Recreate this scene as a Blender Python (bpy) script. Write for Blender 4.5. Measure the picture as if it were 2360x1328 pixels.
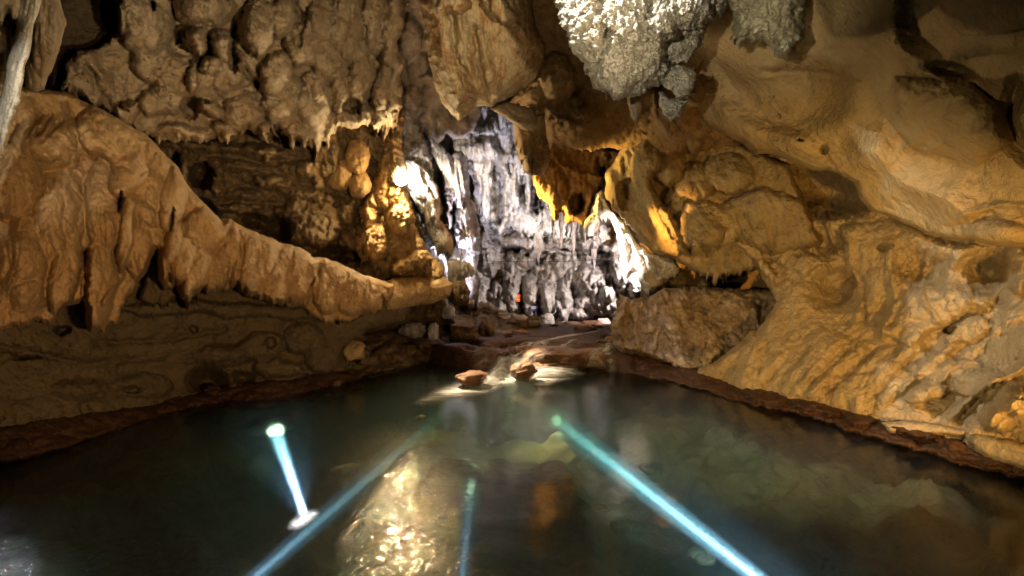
import bpy, math, random
import numpy as np
from mathutils import Vector, Matrix
R = math.radians
sc = bpy.context.scene
for o in list(bpy.data.objects):
    bpy.data.objects.remove(o)
col = sc.collection

# ------------------------------------------------------------------ camera
W, H, F, CH = 2360.0, 1328.0, 1080.0, 2.5      # photograph size, focal length in its pixels, eye height over the water
cam = bpy.data.objects.new('camera', bpy.data.cameras.new('camera'))
col.objects.link(cam)
cam.location = (0, 0, CH)
cam.rotation_euler = (R(90), 0, 0)
cam.data.sensor_width = 36.0
cam.data.lens = 36.0 * F / W
cam.data.clip_start = 0.05
cam.data.clip_end = 400
sc.camera = cam

# ------------------------------------------------------------------ world (closed cave: hardly any sky gets in)
world = bpy.data.worlds.new("World"); sc.world = world
world.use_nodes = True
wn = world.node_tree
sky = wn.nodes.new('ShaderNodeTexSky'); sky.sky_type = 'NISHITA'; sky.sun_disc = False
sky.sun_elevation = R(40); sky.sun_rotation = R(200)
bg = wn.nodes['Background']; bg.inputs['Strength'].default_value = 0.05
wn.links.new(sky.outputs['Color'], bg.inputs['Color'])

sc.view_settings.view_transform = 'Standard'
sc.view_settings.look = 'None'
sc.view_settings.exposure = 0.5
sc.view_settings.gamma = 1.0
sc.render.engine = 'CYCLES'
sc.cycles.use_denoising = True
sc.cycles.max_bounces = 8
sc.cycles.diffuse_bounces = 1
sc.cycles.transparent_max_bounces = 16
sc.cycles.volume_bounces = 1
sc.cycles.sample_clamp_indirect = 12.0

def P(px, py, Y):
    return Vector(((px - W / 2) / F * Y, Y, CH - (py - H / 2) / F * Y))

def W3(px, py, z):
    Y = (CH - z) * F / (py - H / 2); return Vector(((px - W / 2) / F * Y, Y, z))

# ------------------------------------------------------------------ lamps of the cave, and added fill lamps
def lamp(name, kind, loc, power, color, target=None, size=0.15, spot=60, blend=0.5):
    d = bpy.data.lights.new(name, kind); d.energy = power; d.color = color
    if kind == 'SPOT':
        d.spot_size = R(spot); d.spot_blend = blend; d.shadow_soft_size = size
    elif kind == 'AREA':
        d.size = size
    else:
        d.shadow_soft_size = size
    o = bpy.data.objects.new(name, d); col.objects.link(o); o.location = loc
    if target is not None:
        o.rotation_euler = (Vector(target) - Vector(loc)).to_track_quat('-Z', 'Y').to_euler()
    return o

WARM = (1.0, 0.60, 0.27); AMBER = (1.0, 0.50, 0.10); CREAM = (1.0, 0.77, 0.50); COOL = (0.86, 0.83, 1.0); DAY = (0.95, 0.97, 1.0)
#LAMPS
# unseen flood lamps near the viewpoint, some only added as fill
lamp('flood_or_fill_lamp', 'SPOT', (2.2, -0.6, 2.0), 1350, (1.0, 0.62, 0.29), (-5.2, 9.0, 2.0), 0.10, 56, 0.9)
lamp('flood_or_fill_lamp', 'SPOT', (2.8, -0.4, 1.5), 2500, (1.0, 0.76, 0.45), (-4.4, 10.0, 9.0), 0.08, 54, 0.9)
lamp('flood_or_fill_lamp', 'SPOT', (-0.5, -1.0, 1.6), 900, (1.0, 0.74, 0.42), (-0.8, 10.0, 8.2), 0.10, 26, 0.9)  # fill added to brighten the hanging shield
lamp('flood_or_fill_lamp', 'SPOT', (0.3, -1.0, 4.4), 800, (1.0, 0.74, 0.38), (0.6, 4.8, 0), 0.10, 56, 1.0)  # fill added to brighten the pool bed
lamp('flood_or_fill_lamp', 'SPOT', (-2.4, 0.8, 1.5), 1700, (1.0, 0.74, 0.38), (6.2, 9.0, 1.9), 0.08, 50, 0.9)
# amber lamp standing low on the right bank
lamp('bank_lamp', 'SPOT', (4.9, 2.5, 1.3), 1100, (1.0, 0.56, 0.14), (6.3, 10.0, 2.6), 0.08, 66, 0.8)
# white lamps up under the ceiling, plus an added fill near the viewpoint
lamp('ceiling_or_fill_lamp', 'SPOT', (-0.5, 4.6, 7.7), 1500, (1.0, 0.98, 0.94), (1.7, 6.5, 5.6), 0.05, 48, 0.5)
lamp('ceiling_or_fill_lamp', 'SPOT', (-0.8, 0.6, 3.2), 1500, (1.0, 0.85, 0.60), (2.6, 6.8, 6.9), 0.05, 34, 0.9)  # warm fill added to brighten the stalactites at the top
lamp('ceiling_or_fill_lamp', 'SPOT', (-3.4, 2.6, 5.0), 190, (1.0, 0.92, 0.76), (-5.5, 4.9, 4.4), 0.06, 30, 0.8)
# lamps of the far chamber, behind the rocks
lamp('chamber_lamp', 'SPOT', P(1030, 660, 23.0), 4600, COOL, P(1300, 480, 30), 0.10, 120, 0.6)
lamp('chamber_lamp', 'SPOT', P(1080, 715, 18.0), 2400, COOL, P(1090, 400, 24), 0.10, 80, 0.7)
lamp('chamber_lamp', 'SPOT', P(1500, 590, 21.0), 3600, (1.0, 0.86, 0.80), P(1250, 690, 31), 0.2, 80, 0.6)
lamp('amber_lamp', 'SPOT', P(1120, 560, 20.0), 6000, (1.0, 0.60, 0.13), P(1300, 440, 18.3), 0.06, 50, 0.6)
lamp('amber_lamp', 'SPOT', P(1380, 575, 13.6), 700, AMBER, P(1600, 510, 13.6), 0.05, 50, 0.6)
lamp('glint_fill', 'SPOT', (-6.8, 5.5, 0.9), 600, (0.8, 0.9, 1.0), (-3.8, 3.9, 0), 0.08, 70, 0.8)  # unseen cool lamp, added to raise glints on the ruffled water
lamp('amber_lamp', 'POINT', P(1412, 428, 16.6), 800, AMBER, None, 0.05)
lamp('gap_lamp', 'SPOT', P(1210, 640, 14.5), 4600, (1.0, 0.84, 0.66), P(1440, 560, 17), 0.08, 36, 0.5)

# ------------------------------------------------------------------ noise in numpy
_rs = np.random.RandomState(7)
_perm = _rs.permutation(512).astype(np.int64)
_grad = _rs.normal(size=(512, 3)); _grad /= np.linalg.norm(_grad, axis=1)[:, None]
_jit = _rs.rand(512, 3)

def _h(i, j, k):
    return _perm[(_perm[(_perm[i & 511] + j) & 511] + k) & 511]

def perlin(p):
    f = np.floor(p); i = f.astype(np.int64); t = p - f
    u = t * t * t * (t * (t * 6 - 15) + 10)
    out = 0
    for dx in (0, 1):
        wx = u[:, 0] if dx else 1 - u[:, 0]
        for dy in (0, 1):
            wy = u[:, 1] if dy else 1 - u[:, 1]
            for dz in (0, 1):
                wz = u[:, 2] if dz else 1 - u[:, 2]
                g = _grad[_h(i[:, 0] + dx, i[:, 1] + dy, i[:, 2] + dz)]
                d = (t[:, 0] - dx) * g[:, 0] + (t[:, 1] - dy) * g[:, 1] + (t[:, 2] - dz) * g[:, 2]
                out = out + wx * wy * wz * d
    return out * 1.7

def fbm(p, octs=4, gain=0.5):
    a, s, o = 1.0, 0.0, 0.0
    for k in range(octs):
        o = o + a * perlin(p * (2.03 ** k) + 17.3 * k); s += a; a *= gain
    return o / s

def billow(p, octs=3, gain=0.5):
    a, s, o = 1.0, 0.0, 0.0
    for k in range(octs):
        n = np.abs(perlin(p * (2.1 ** k) + 9.1 * k))
        o = o + a * np.sqrt(np.minimum(n * 1.6, 1.0)); s += a; a *= gain
    return o / s

def worley(p):
    f = np.floor(p).astype(np.int64)
    d1 = np.full(len(p), 9.0); d2 = d1.copy()
    for dx in (-1, 0, 1):
        for dy in (-1, 0, 1):
            for dz in (-1, 0, 1):
                c = f + (dx, dy, dz)
                q = c + _jit[_h(c[:, 0], c[:, 1], c[:, 2])] - p
                d = np.sqrt((q * q).sum(1))
                m = d < d1
                d2 = np.where(m, d1, np.minimum(d2, d)); d1 = np.where(m, d, d1)
    return d1, d2

# ------------------------------------------------------------------ 2-D shapes
def seg_dist(x, y, pts, closed):
    pts = np.asarray(pts, float); n = len(pts); best = np.full(x.shape, 1e12)
    for k in range(n if closed else n - 1):
        a = pts[k]; b = pts[(k + 1) % n]; ab = b - a; L = ab @ ab + 1e-9
        t = np.clip(((x - a[0]) * ab[0] + (y - a[1]) * ab[1]) / L, 0, 1)
        best = np.minimum(best, (x - a[0] - t * ab[0]) ** 2 + (y - a[1] - t * ab[1]) ** 2)
    return np.sqrt(best)

def sdf(x, y, pts):
    d = seg_dist(x, y, pts, True); ins = np.zeros(x.shape, bool); n = len(pts)
    for k in range(n):
        x1, y1 = pts[k]; x2, y2 = pts[(k + 1) % n]
        if y1 == y2: continue
        c = ((y1 > y) != (y2 > y)) & (x < (x2 - x1) * (y - y1) / (y2 - y1) + x1)
        ins ^= c
    return np.where(ins, d, -d)

def dome(t):
    t = np.clip(t, 0, 1); return np.sqrt(1 - (1 - t) ** 2)

def depth_field(x, y, pts):
    """1/Y is linear over a plane: least squares plane through the control points plus smooth residuals."""
    pts = np.asarray(pts, float)
    A = np.c_[pts[:, 0], pts[:, 1], np.ones(len(pts))]; b = 1 / pts[:, 2]
    if len(pts) >= 3:
        c = np.linalg.lstsq(A, b, rcond=None)[0]
    else:
        c = np.array([0, 0, b.mean()])
    inv = c[0] * x + c[1] * y + c[2]; r = b - A @ c
    w = [1 / (((x - p[0]) ** 2 + (y - p[1]) ** 2) + 60.0 ** 2) ** 1.5 for p in pts]
    s = sum(w)
    inv = inv + sum(wi * ri for wi, ri in zip(w, r)) / s
    return 1 / np.clip(inv, 1 / 60.0, 1 / 2.0)

def finish(o, label=None, cat=None, group=None, kind=None):
    if label: o['label'] = label
    if cat: o['category'] = cat
    if group: o['group'] = group
    if kind: o['kind'] = kind
    return o

def link_mesh(name, V, Fc, mat, loc=None, parent=None, smooth=True):
    V = np.asarray(V, float)
    if loc is None:
        loc = Vector(((V[:, 0].min() + V[:, 0].max()) / 2, (V[:, 1].min() + V[:, 1].max()) / 2, V[:, 2].min()))
    loc = Vector(loc)
    me = bpy.data.meshes.new(name)
    V = V - np.array(loc)
    if isinstance(Fc, np.ndarray):
        me.vertices.add(len(V)); me.vertices.foreach_set('co', V.astype(np.float32).ravel())
        nl = Fc.size
        me.loops.add(nl); me.loops.foreach_set('vertex_index', Fc.astype(np.int32).ravel())
        me.polygons.add(len(Fc)); me.polygons.foreach_set('loop_start', np.arange(0, nl, Fc.shape[1], dtype=np.int32))
        me.update(calc_edges=True); me.validate()
    else:
        me.from_pydata([tuple(v) for v in V], [], [list(f) for f in Fc]); me.update()
    if smooth: me.polygons.foreach_set('use_smooth', np.ones(len(me.polygons), bool))
    me.materials.append(mat)
    o = bpy.data.objects.new(name, me); col.objects.link(o)
    if parent is not None:
        o.parent = parent; o.location = loc - parent.location
    else:
        o.location = loc
    return o

# ------------------------------------------------------------------ the rock sculptor
def rock(name, outline, depth, mat, step=3.0, rim=(40, 0.6), feats=(), big=(0, 1), bil=(0, 1), fl=(0, 1, 6), cell=(0, 1),
         grit=(0.02, 0.12), ang=90, warp=(10, 60), drip=(0, 18), back=None, seed=0, label=None, cat='rock formation', group=None,
         kind=None, kmax=0.0, depth_rel=None, mesh_only=False):
    """Relief over an outline, at real distance. rim=(width px, recession m). big/bil/cell=(amplitude m, scale m);
    fl=(amplitude, scale, stretch) folds along the direction ang (degrees in the picture, 90 = hanging straight down)."""
    pts = np.asarray(outline, float)
    x0, y0 = pts.min(0) - 2 * step - warp[0] - drip[0]; x1, y1 = pts.max(0) + 2 * step + warp[0] + drip[0]
    xs = np.arange(x0, x1, step); ys = np.arange(y0, y1, step)
    X, Y = np.meshgrid(xs, ys); x = X.ravel(); y = Y.ravel(); n = len(x)
    q = np.c_[x, y, np.full(n, 13.7 * seed + 3.1)]
    wx = fbm(q / (warp[1], warp[1], 1), 4, 0.6) * warp[0]; wy = fbm(q / (warp[1], warp[1], 1) + 40, 4, 0.6) * warp[0]
    yy = y + wy
    xx = x + wx
    sd = sdf(xx, yy, pts)
    if drip[0]:       # teeth grow downwards only, uneven in width and length
        wv = x + 0.9 * drip[1] * perlin(np.c_[x / (drip[1] * 3.1), x * 0 + seed, y / 90])
        t1 = 1 - np.abs(perlin(np.c_[wv / (drip[1] * 1.3), x * 0 + seed + .5, y / 160])) * 3.2
        t2 = 1 - np.abs(perlin(np.c_[wv / (drip[1] * .55), x * 0 + seed + 5.5, y / 90])) * 3.0
        am = np.clip(0.35 + 1.5 * perlin(np.c_[x / (drip[1] * 6), x * 0 + seed + 9.5, y / 300]), 0, 1.6)
        sh = drip[0] * (np.clip(t1, 0, 1) ** 1.5 * am * 1.3 + 0.4 * np.clip(t2, 0, 1) * (0.3 + am))
        sd = np.maximum(sd, sdf(xx, yy - sh, pts))
    Yb = depth_field(x, y, depth)
    # world position of the smooth surface, for noise
    bx = (x - W / 2) / F * Yb; bz = CH - (y - H / 2) / F * Yb
    ca, sa = math.cos(R(ang)), math.sin(R(ang))
    u = bx * sa + bz * ca; v = bx * ca - bz * sa           # v runs along the flow
    pw = np.c_[bx, Yb, bz] + 31.7 * seed
    h = np.zeros(n)
    if big[0]: h += big[0] * fbm(pw / big[1], 3)
    q2 = q / (13.0, 13.0, 1)
    fx, fy = xx + 3.0 * fbm(q2 + 3, 2), y + wy + 3.0 * fbm(q2 + 8, 2)
    up = np.zeros(n)
    for f in feats:
        k = f[0]
        if k == 'lobe':
            _, cx, cy, rx, ry, rot, ht = f[:7]
            a = R(rot); dx = fx - cx; dy = fy - cy
            e = np.sqrt(((dx * math.cos(a) + dy * math.sin(a)) / rx) ** 2 + ((-dx * math.sin(a) + dy * math.cos(a)) / ry) ** 2)
            dn_ = (-dx * math.sin(a) + dy * math.cos(a)) / ry
            g = ht * np.clip(1 - e ** 2.0, 0, 1) ** 2.0 if (ht < 0 and rx > 30) else ht * np.clip(1 - e ** 2.0, 0, 1) ** 1.3 if rx > 75 else ht * np.sqrt(np.clip(1 - e ** 2.8, 0, 1)) * (1 + (0.38 * dn_ if ht > 0 and ry > 0.6 * rx else 0))
            up = np.maximum(up, g) if ht > 0 else up
            if ht < 0: h += g
        elif k in ('poly', 'spoly'):
            _, pp, wd, ht = f[:4]
            s = sdf(fx, fy, pp); tt = np.clip(s / wd, 0, 1); g = ht * (dome(tt) if k == 'poly' else tt * tt * (3 - 2 * tt))
            if len(f) > 4:                                   # tilt: (gx, gy) metres per 100 px from the first point
                g = g + (s > 0) * tt * (f[4][0] * (fx - pp[0][0]) + f[4][1] * (fy - pp[0][1])) / 100
            up = np.maximum(up, g) if ht > 0 else up
            if ht < 0: h += g
        elif k == 'ridge':
            _, pp, wd, ht = f[:4]
            d = seg_dist(fx, fy, pp, False); h += ht * np.clip(1 - (d / wd), 0, 1) ** 1.3
    h += up
    if bil[0]: h += bil[0] * (billow(pw / bil[1], 3) - 0.4)
    if fl[0]:
        wq = fbm(pw / (fl[1] * 5), 2) * 0.9 * fl[1]
        h += fl[0] * (billow(np.c_[(u + wq) / fl[1], v / (fl[1] * fl[2]), Yb / fl[1] / 2 + seed], 3, 0.55) - 0.4)
    if cell[0]:
        d1, d2 = worley(pw / cell[1] + 0.6 * np.c_[fbm(pw / cell[1], 2), fbm(pw / cell[1] + 9, 2), fbm(pw / cell[1] + 5, 2)])
        h += cell[0] * (0.8 - d1 - 0.25 * np.clip(1 - (d2 - d1) * 5, 0, 1))
    if grit[0]:
        h += grit[0] * fbm(pw / grit[1], 3, 0.6)
    T = rim[1]; prof = dome(sd / rim[0])
    Yf = Yb + T * (1 - prof) - h * (0.35 + 0.65 * np.clip(sd / 12, 0, 1))
    # keep the cells that touch the inside, pull their outer corners on to the outline
    ny, nx = X.shape; ins = (sd > 0).reshape(ny, nx)
    cellk = ins[:-1, :-1] | ins[1:, :-1] | ins[:-1, 1:] | ins[1:, 1:]
    S = sd.reshape(ny, nx); gy, gx = np.gradient(S, step)
    g2 = np.maximum(gx ** 2 + gy ** 2, 0.15)
    mv = np.where(S < 0, -S, 0)
    dx = np.clip(mv * gx / g2, -1.4 * step, 1.4 * step).ravel(); dy = np.clip(mv * gy / g2, -1.4 * step, 1.4 * step).ravel()
    px = x + dx; py = y + dy
    ii, jj = np.nonzero(cellk); base = ii * nx + jj
    Fq = np.stack([base, base + nx, base + nx + 1, base + 1], 1)
    used = np.unique(Fq); rem = np.full(n, -1, np.int64); rem[used] = np.arange(len(used)); Fq = rem[Fq]
    px, py, Yf, Yb_, pr = px[used], py[used], Yf[used], Yb[used], prof[used]
    def to3(px, py, Yv): return np.c_[(px - W / 2) / F * Yv, Yv, CH - (py - H / 2) / F * Yv]
    V = to3(px, py, Yf); m = len(V)
    # boundary edges
    E = np.concatenate([Fq[:, [0, 1]], Fq[:, [1, 2]], Fq[:, [2, 3]], Fq[:, [3, 0]]])
    key = np.sort(E, 1); kk = key[:, 0] * m + key[:, 1]
    _, idx, cnt = np.unique(kk, return_index=True, return_counts=True)
    be = E[idx[cnt == 1]]
    if back is None:          # a wall: the skin turns back into the mountain
        bv = np.unique(be); mp = np.full(m, -1, np.int64); mp[bv] = m + np.arange(len(bv))
        c = np.array([px.mean(), py.mean()])
        Yk = Yf[bv] + 1.2 + T
        sh = 0.97
        V = np.r_[V, to3(c[0] + (px[bv] - c[0]) * sh, c[1] + (py[bv] - c[1]) * sh, Yk)]
        Fs = np.stack([be[:, 1], be[:, 0], mp[be[:, 0]], mp[be[:, 1]]], 1)
        Fa = np.r_[Fq, Fs]
    else:                     # a hanging or standing body: closed behind
        bvm = np.zeros(m, bool); bvm[np.unique(be)] = True
        mp = np.where(bvm, np.arange(m), -1); rest = np.nonzero(~bvm)[0]; mp[rest] = m + np.arange(len(rest))
        Yk = Yb_ + T + back * pr
        Vk = to3(px, py, Yk)[rest]
        V = np.r_[V, Vk]
        Fa = np.r_[Fq, mp[Fq][:, ::-1]]
    o = link_mesh(name, V, Fa, mat)
    return finish(o, label, cat, group, kind)

# ------------------------------------------------------------------ materials
class NT:
    def __init__(s, name):
        s.m = bpy.data.materials.new(name); s.m.use_nodes = True; s.t = s.m.node_tree; s.t.nodes.clear()
        s.out = s.t.nodes.new('ShaderNodeOutputMaterial')
    def n(s, typ, **kw):
        nd = s.t.nodes.new(typ)
        for k, v in kw.items():
            if k.startswith('i_'): nd.inputs[k[2:].replace('_', ' ')].default_value = v
            else: setattr(nd, k, v)
        return nd
    def l(s, a, b): s.t.links.new(a, b)
    def noise(s, vec, scale, detail=4, rough=0.6, dist=0.0):
        nd = s.n('ShaderNodeTexNoise'); nd.inputs['Scale'].default_value = scale; nd.inputs['Detail'].default_value = detail
        nd.inputs['Roughness'].default_value = rough; nd.inputs['Distortion'].default_value = dist
        s.l(vec, nd.inputs['Vector']); return nd.outputs['Fac']
    def ramp(s, fac, stops):
        nd = s.n('ShaderNodeValToRGB'); e = nd.color_ramp.elements
        while len(e) < len(stops): e.new(0.5)
        for el, (p, c) in zip(e, stops):
            el.position = p; el.color = (c, c, c, 1) if not isinstance(c, (tuple, list)) else (*c, 1)
        s.l(fac, nd.inputs['Fac']); return nd.outputs['Color']
    def mix(s, fac, a, b, mode='MIX'):
        nd = s.n('ShaderNodeMix', data_type='RGBA', blend_type=mode)
        for inp, v in ((nd.inputs[0], fac), (nd.inputs[6], a), (nd.inputs[7], b)):
            if isinstance(v, (int, float)): inp.default_value = v
            elif isinstance(v, tuple): inp.default_value = (*v, 1)
            else: s.l(v, inp)
        return nd.outputs[2]
    def math(s, op, a, b=0.0):
        nd = s.n('ShaderNodeMath', operation=op)
        for inp, v in ((nd.inputs[0], a), (nd.inputs[1], b)):
            if isinstance(v, (int, float)): inp.default_value = v
            else: s.l(v, inp)
        return nd.outputs[0]

def rock_mat(name, base, light, dark, stain, sc_=1.0, ang=90, stretch=6, streak=0.5, pits=0.5, bump=1.0, rough=0.75, crack=0.3, grain=1.0, fold=1.0, knob=0):
    m = NT(name)
    geo = m.n('ShaderNodeNewGeometry').outputs['Position']
    rot = m.n('ShaderNodeMapping'); rot.inputs['Rotation'].default_value = (0, R(90 - ang), 0)
    rot.inputs['Scale'].default_value = (1, 1, 1); m.l(geo, rot.inputs['Vector'])
    st = m.n('ShaderNodeMapping'); st.inputs['Scale'].default_value = (1, 1, 1.0 / stretch); m.l(rot.outputs[0], st.inputs['Vector'])
    flow = st.outputs[0]
    n1 = m.noise(geo, 0.55 / sc_, 6, 0.62, 0.6)
    n2 = m.noise(geo, 2.3 / sc_, 6, 0.65, 0.4)
    n3 = m.noise(flow, 2.6 / sc_, 5, 0.6, 0.9)
    n4 = m.noise(flow, 9.0 / sc_, 5, 0.65, 0.3)
    n5 = m.noise(geo, 16 / sc_, 6, 0.7)
    c = m.mix(m.ramp(n1, [(0.36, 0.0), (0.62, 1.0)]), base, light)
    c = m.mix(m.math('MULTIPLY', m.ramp(n3, [(0.46, 0.0), (0.60, 1.0)]), streak), c, stain)
    c = m.mix(m.math('MULTIPLY', m.ramp(n2, [(0.50, 0.0), (0.68, 1.0)]), 0.55), c, dark)
    c = m.mix(m.math('MULTIPLY', m.ramp(n4, [(0.52, 0.0), (0.66, 1.0)]), streak * 0.6), c, dark)
    c = m.mix(m.math('MULTIPLY', m.ramp(n5, [(0.35, 0.0), (0.65, 1.0)]), 0.30), c, tuple(min(1, v * 1.35) for v in light))
    # pits and cracks
    vo = m.n('ShaderNodeTexVoronoi'); vo.inputs['Scale'].default_value = 5.5 / sc_
    wv = m.n('ShaderNodeVectorMath', operation='ADD'); m.l(geo, wv.inputs[0])
    nn = m.n('ShaderNodeTexNoise'); nn.inputs['Scale'].default_value = 3 / sc_; nn.inputs['Detail'].default_value = 4; m.l(geo, nn.inputs['Vector'])
    sv = m.n('ShaderNodeVectorMath', operation='SCALE'); m.l(nn.outputs['Color'], sv.inputs[0]); sv.inputs['Scale'].default_value = 0.5 * sc_
    m.l(sv.outputs[0], wv.inputs[1]); m.l(wv.outputs[0], vo.inputs['Vector'])
    pit = m.ramp(vo.outputs['Distance'], [(0.10, 1.0), (0.24, 0.0)])
    pmask = m.ramp(m.noise(geo, 1.1 / sc_, 2), [(0.50, 0.0), (0.60, 1.0)])
    pit = m.math('MULTIPLY', m.math('MULTIPLY', pit, pmask), pits)
    ve = m.n('ShaderNodeTexVoronoi', feature='DISTANCE_TO_EDGE'); ve.inputs['Scale'].default_value = 0.9 / sc_; m.l(wv.outputs[0], ve.inputs['Vector'])
    cr = m.ramp(ve.outputs['Distance'], [(0.0, 1.0), (0.018, 0.0)])
    cr = m.math('MULTIPLY', m.math('MULTIPLY', cr, m.ramp(n2, [(0.45, 0.0), (0.55, 1.0)])), crack)
    c = m.mix(m.math('MULTIPLY', pit, 0.8), c, tuple(v * 0.25 for v in dark))
    c = m.mix(cr, c, tuple(v * 0.3 for v in dark))
    # bumps
    hgt = m.math('ADD', m.math('MULTIPLY', n2, 0.9), m.math('MULTIPLY', n4, 0.35))
    hgt = m.math('ADD', hgt, m.math('MULTIPLY', n5, 0.20 * grain))
    hgt = m.math('ADD', hgt, m.math('MULTIPLY', m.noise(geo, 55 / sc_, 4, 0.7), 0.06 * grain))
    if fold:
        rg = m.n('ShaderNodeTexNoise', noise_type='RIDGED_MULTIFRACTAL'); rg.inputs['Scale'].default_value = 2.4 / sc_; rg.inputs['Detail'].default_value = 6
        rg.inputs['Roughness'].default_value = 0.55; rg.inputs['Distortion'].default_value = 0.5; rg.inputs['Lacunarity'].default_value = 2.2
        st2 = m.n('ShaderNodeMapping'); st2.inputs['Scale'].default_value = (1, 1, 1.0 / (1 + 0.35 * (stretch - 1))); m.l(rot.outputs[0], st2.inputs['Vector']); m.l(st2.outputs[0], rg.inputs['Vector'])
        hgt = m.math('SUBTRACT', hgt, m.math('MULTIPLY', rg.outputs['Fac'], 0.32 * fold))
    if knob:
        kv = m.n('ShaderNodeTexVoronoi', feature='SMOOTH_F1'); kv.inputs['Scale'].default_value = 17; kv.inputs['Smoothness'].default_value = 0.3
        kv.inputs['Detail'].default_value = 2; m.l(wv.outputs[0], kv.inputs['Vector'])
        hgt = m.math('SUBTRACT', hgt, m.math('MULTIPLY', kv.outputs['Distance'], knob))
    hgt = m.math('SUBTRACT', hgt, m.math('MULTIPLY', pit, 0.35))
    hgt = m.math('SUBTRACT', hgt, m.math('MULTIPLY', cr, 0.25))
    bp = m.n('ShaderNodeBump'); bp.inputs['Strength'].default_value = 0.85; bp.inputs['Distance'].default_value = 0.16 * bump * sc_
    m.l(hgt, bp.inputs['Height'])
    b = m.n('ShaderNodeBsdfPrincipled'); m.l(c, b.inputs['Base Color']); m.l(bp.outputs[0], b.inputs['Normal'])
    if isinstance(rough, tuple):
        rr = m.n('ShaderNodeMapRange'); rr.inputs['To Min'].default_value = rough[0]; rr.inputs['To Max'].default_value = rough[1]
        m.l(n2, rr.inputs['Value']); m.l(rr.outputs[0], b.inputs['Roughness'])
    else:
        b.inputs['Roughness'].default_value = rough
    b.inputs['Specular IOR Level'].default_value = 0.35
    m.l(b.outputs[0], m.out.inputs['Surface'])
    return m.m

def plain(name, c, rough=0.5, metal=0.0, emit=None, es=0.0):
    m = NT(name)
    geo = m.n('ShaderNodeTexCoord').outputs['Object']
    cc = m.mix(m.math('MULTIPLY', m.noise(geo, 30, 3), 0.3), c, tuple(v * 0.6 for v in c))
    b = m.n('ShaderNodeBsdfPrincipled'); m.l(cc, b.inputs['Base Color']); b.inputs['Roughness'].default_value = rough; b.inputs['Metallic'].default_value = metal
    if emit: b.inputs['Emission Color'].default_value = (*emit, 1); b.inputs['Emission Strength'].default_value = es
    m.l(b.outputs[0], m.out.inputs['Surface']); return m.m

M = {}
M['beige'] = rock_mat('beige_limestone', (0.42, 0.31, 0.19), (0.52, 0.42, 0.29), (0.17, 0.11, 0.06), (0.36, 0.21, 0.09), 0.8, 90, 5, 0.5, 0.9, 1.3, grain=1.5)
M['ochre'] = rock_mat('ochre_flowstone', (0.48, 0.29, 0.125), (0.53, 0.36, 0.18), (0.24, 0.15, 0.07), (0.42, 0.22, 0.08), 1.0, 100, 6, 0.4, 0.3, 0.7, crack=0.1)
M['shaded_rock'] = rock_mat('shaded_limestone', (0.13, 0.095, 0.048), (0.17, 0.125, 0.066), (0.05, 0.036, 0.018), (0.11, 0.075, 0.035), 1.0, 10, 5, 0.15, 0.6, 0.9, fold=0.6)  # kept dark so the undercut's shade sits in its colour
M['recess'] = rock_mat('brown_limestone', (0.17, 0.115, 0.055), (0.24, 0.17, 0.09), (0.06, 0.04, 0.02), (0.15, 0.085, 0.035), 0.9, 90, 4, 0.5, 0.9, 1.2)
M['white'] = rock_mat('white_flowstone', (0.62, 0.58, 0.55), (0.78, 0.75, 0.73), (0.20, 0.16, 0.14), (0.55, 0.42, 0.33), 1.6, 90, 8, 0.45, 0.6, 0.8)
M['grey'] = rock_mat('grey_flowstone', (0.30, 0.27, 0.25), (0.58, 0.55, 0.54), (0.05, 0.038, 0.03), (0.24, 0.17, 0.12), 1.5, 90, 6, 0.85, 1.0, 1.8, crack=0.5)
M['speckle'] = rock_mat('coralloid_limestone', (0.54, 0.48, 0.36), (0.70, 0.66, 0.56), (0.20, 0.17, 0.11), (0.38, 0.32, 0.2), 0.45, 90, 1.5, 0.3, 0.6, 1.6, grain=1.5, fold=0.4, knob=1.6)
M['smooth'] = rock_mat('smooth_ceiling_limestone', (0.36, 0.25, 0.105), (0.44, 0.33, 0.17), (0.22, 0.14, 0.05), (0.32, 0.19, 0.07), 1.7, 35, 4, 0.35, 0.5, 0.7, crack=0.3, grain=1.3)
M['right'] = rock_mat('right_bank_limestone', (0.47, 0.33, 0.16), (0.58, 0.44, 0.25), (0.28, 0.19, 0.09), (0.40, 0.26, 0.10), 0.8, 130, 5, 0.45, 0.6, 1.4, grain=1.6)
M['shield'] = rock_mat('banded_shield_limestone', (0.44, 0.30, 0.14), (0.50, 0.40, 0.25), (0.10, 0.055, 0.02), (0.30, 0.14, 0.04), 0.9, 80, 12, 0.95, 0.3, 0.7)
M['wet'] = rock_mat('wet_red_rock', (0.048, 0.022, 0.009), (0.085, 0.040, 0.017), (0.02, 0.009, 0.005), (0.08, 0.026, 0.009), 0.7, 5, 4, 0.5, 0.5, 0.9, rough=(0.35, 0.75))
M['mound'] = rock_mat('wet_brown_boulder', (0.20, 0.095, 0.038), (0.28, 0.14, 0.06), (0.05, 0.02, 0.01), (0.16, 0.06, 0.02), 0.7, 5, 4, 0.5, 0.5, 0.9, rough=(0.2, 0.55))
M['bed'] = rock_mat('pool_bed_stone', (0.30, 0.20, 0.085), (0.50, 0.40, 0.22), (0.05, 0.035, 0.015), (0.20, 0.11, 0.035), 1.4, 0, 1.5, 0.4, 0.6, 1.0)
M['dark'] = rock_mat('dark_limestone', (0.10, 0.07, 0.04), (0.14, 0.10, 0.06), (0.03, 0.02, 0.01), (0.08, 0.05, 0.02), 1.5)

def L(cx, cy, rx, ry, rot=0, h=0.4): return ('lobe', cx, cy, rx, ry, rot, h)

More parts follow.
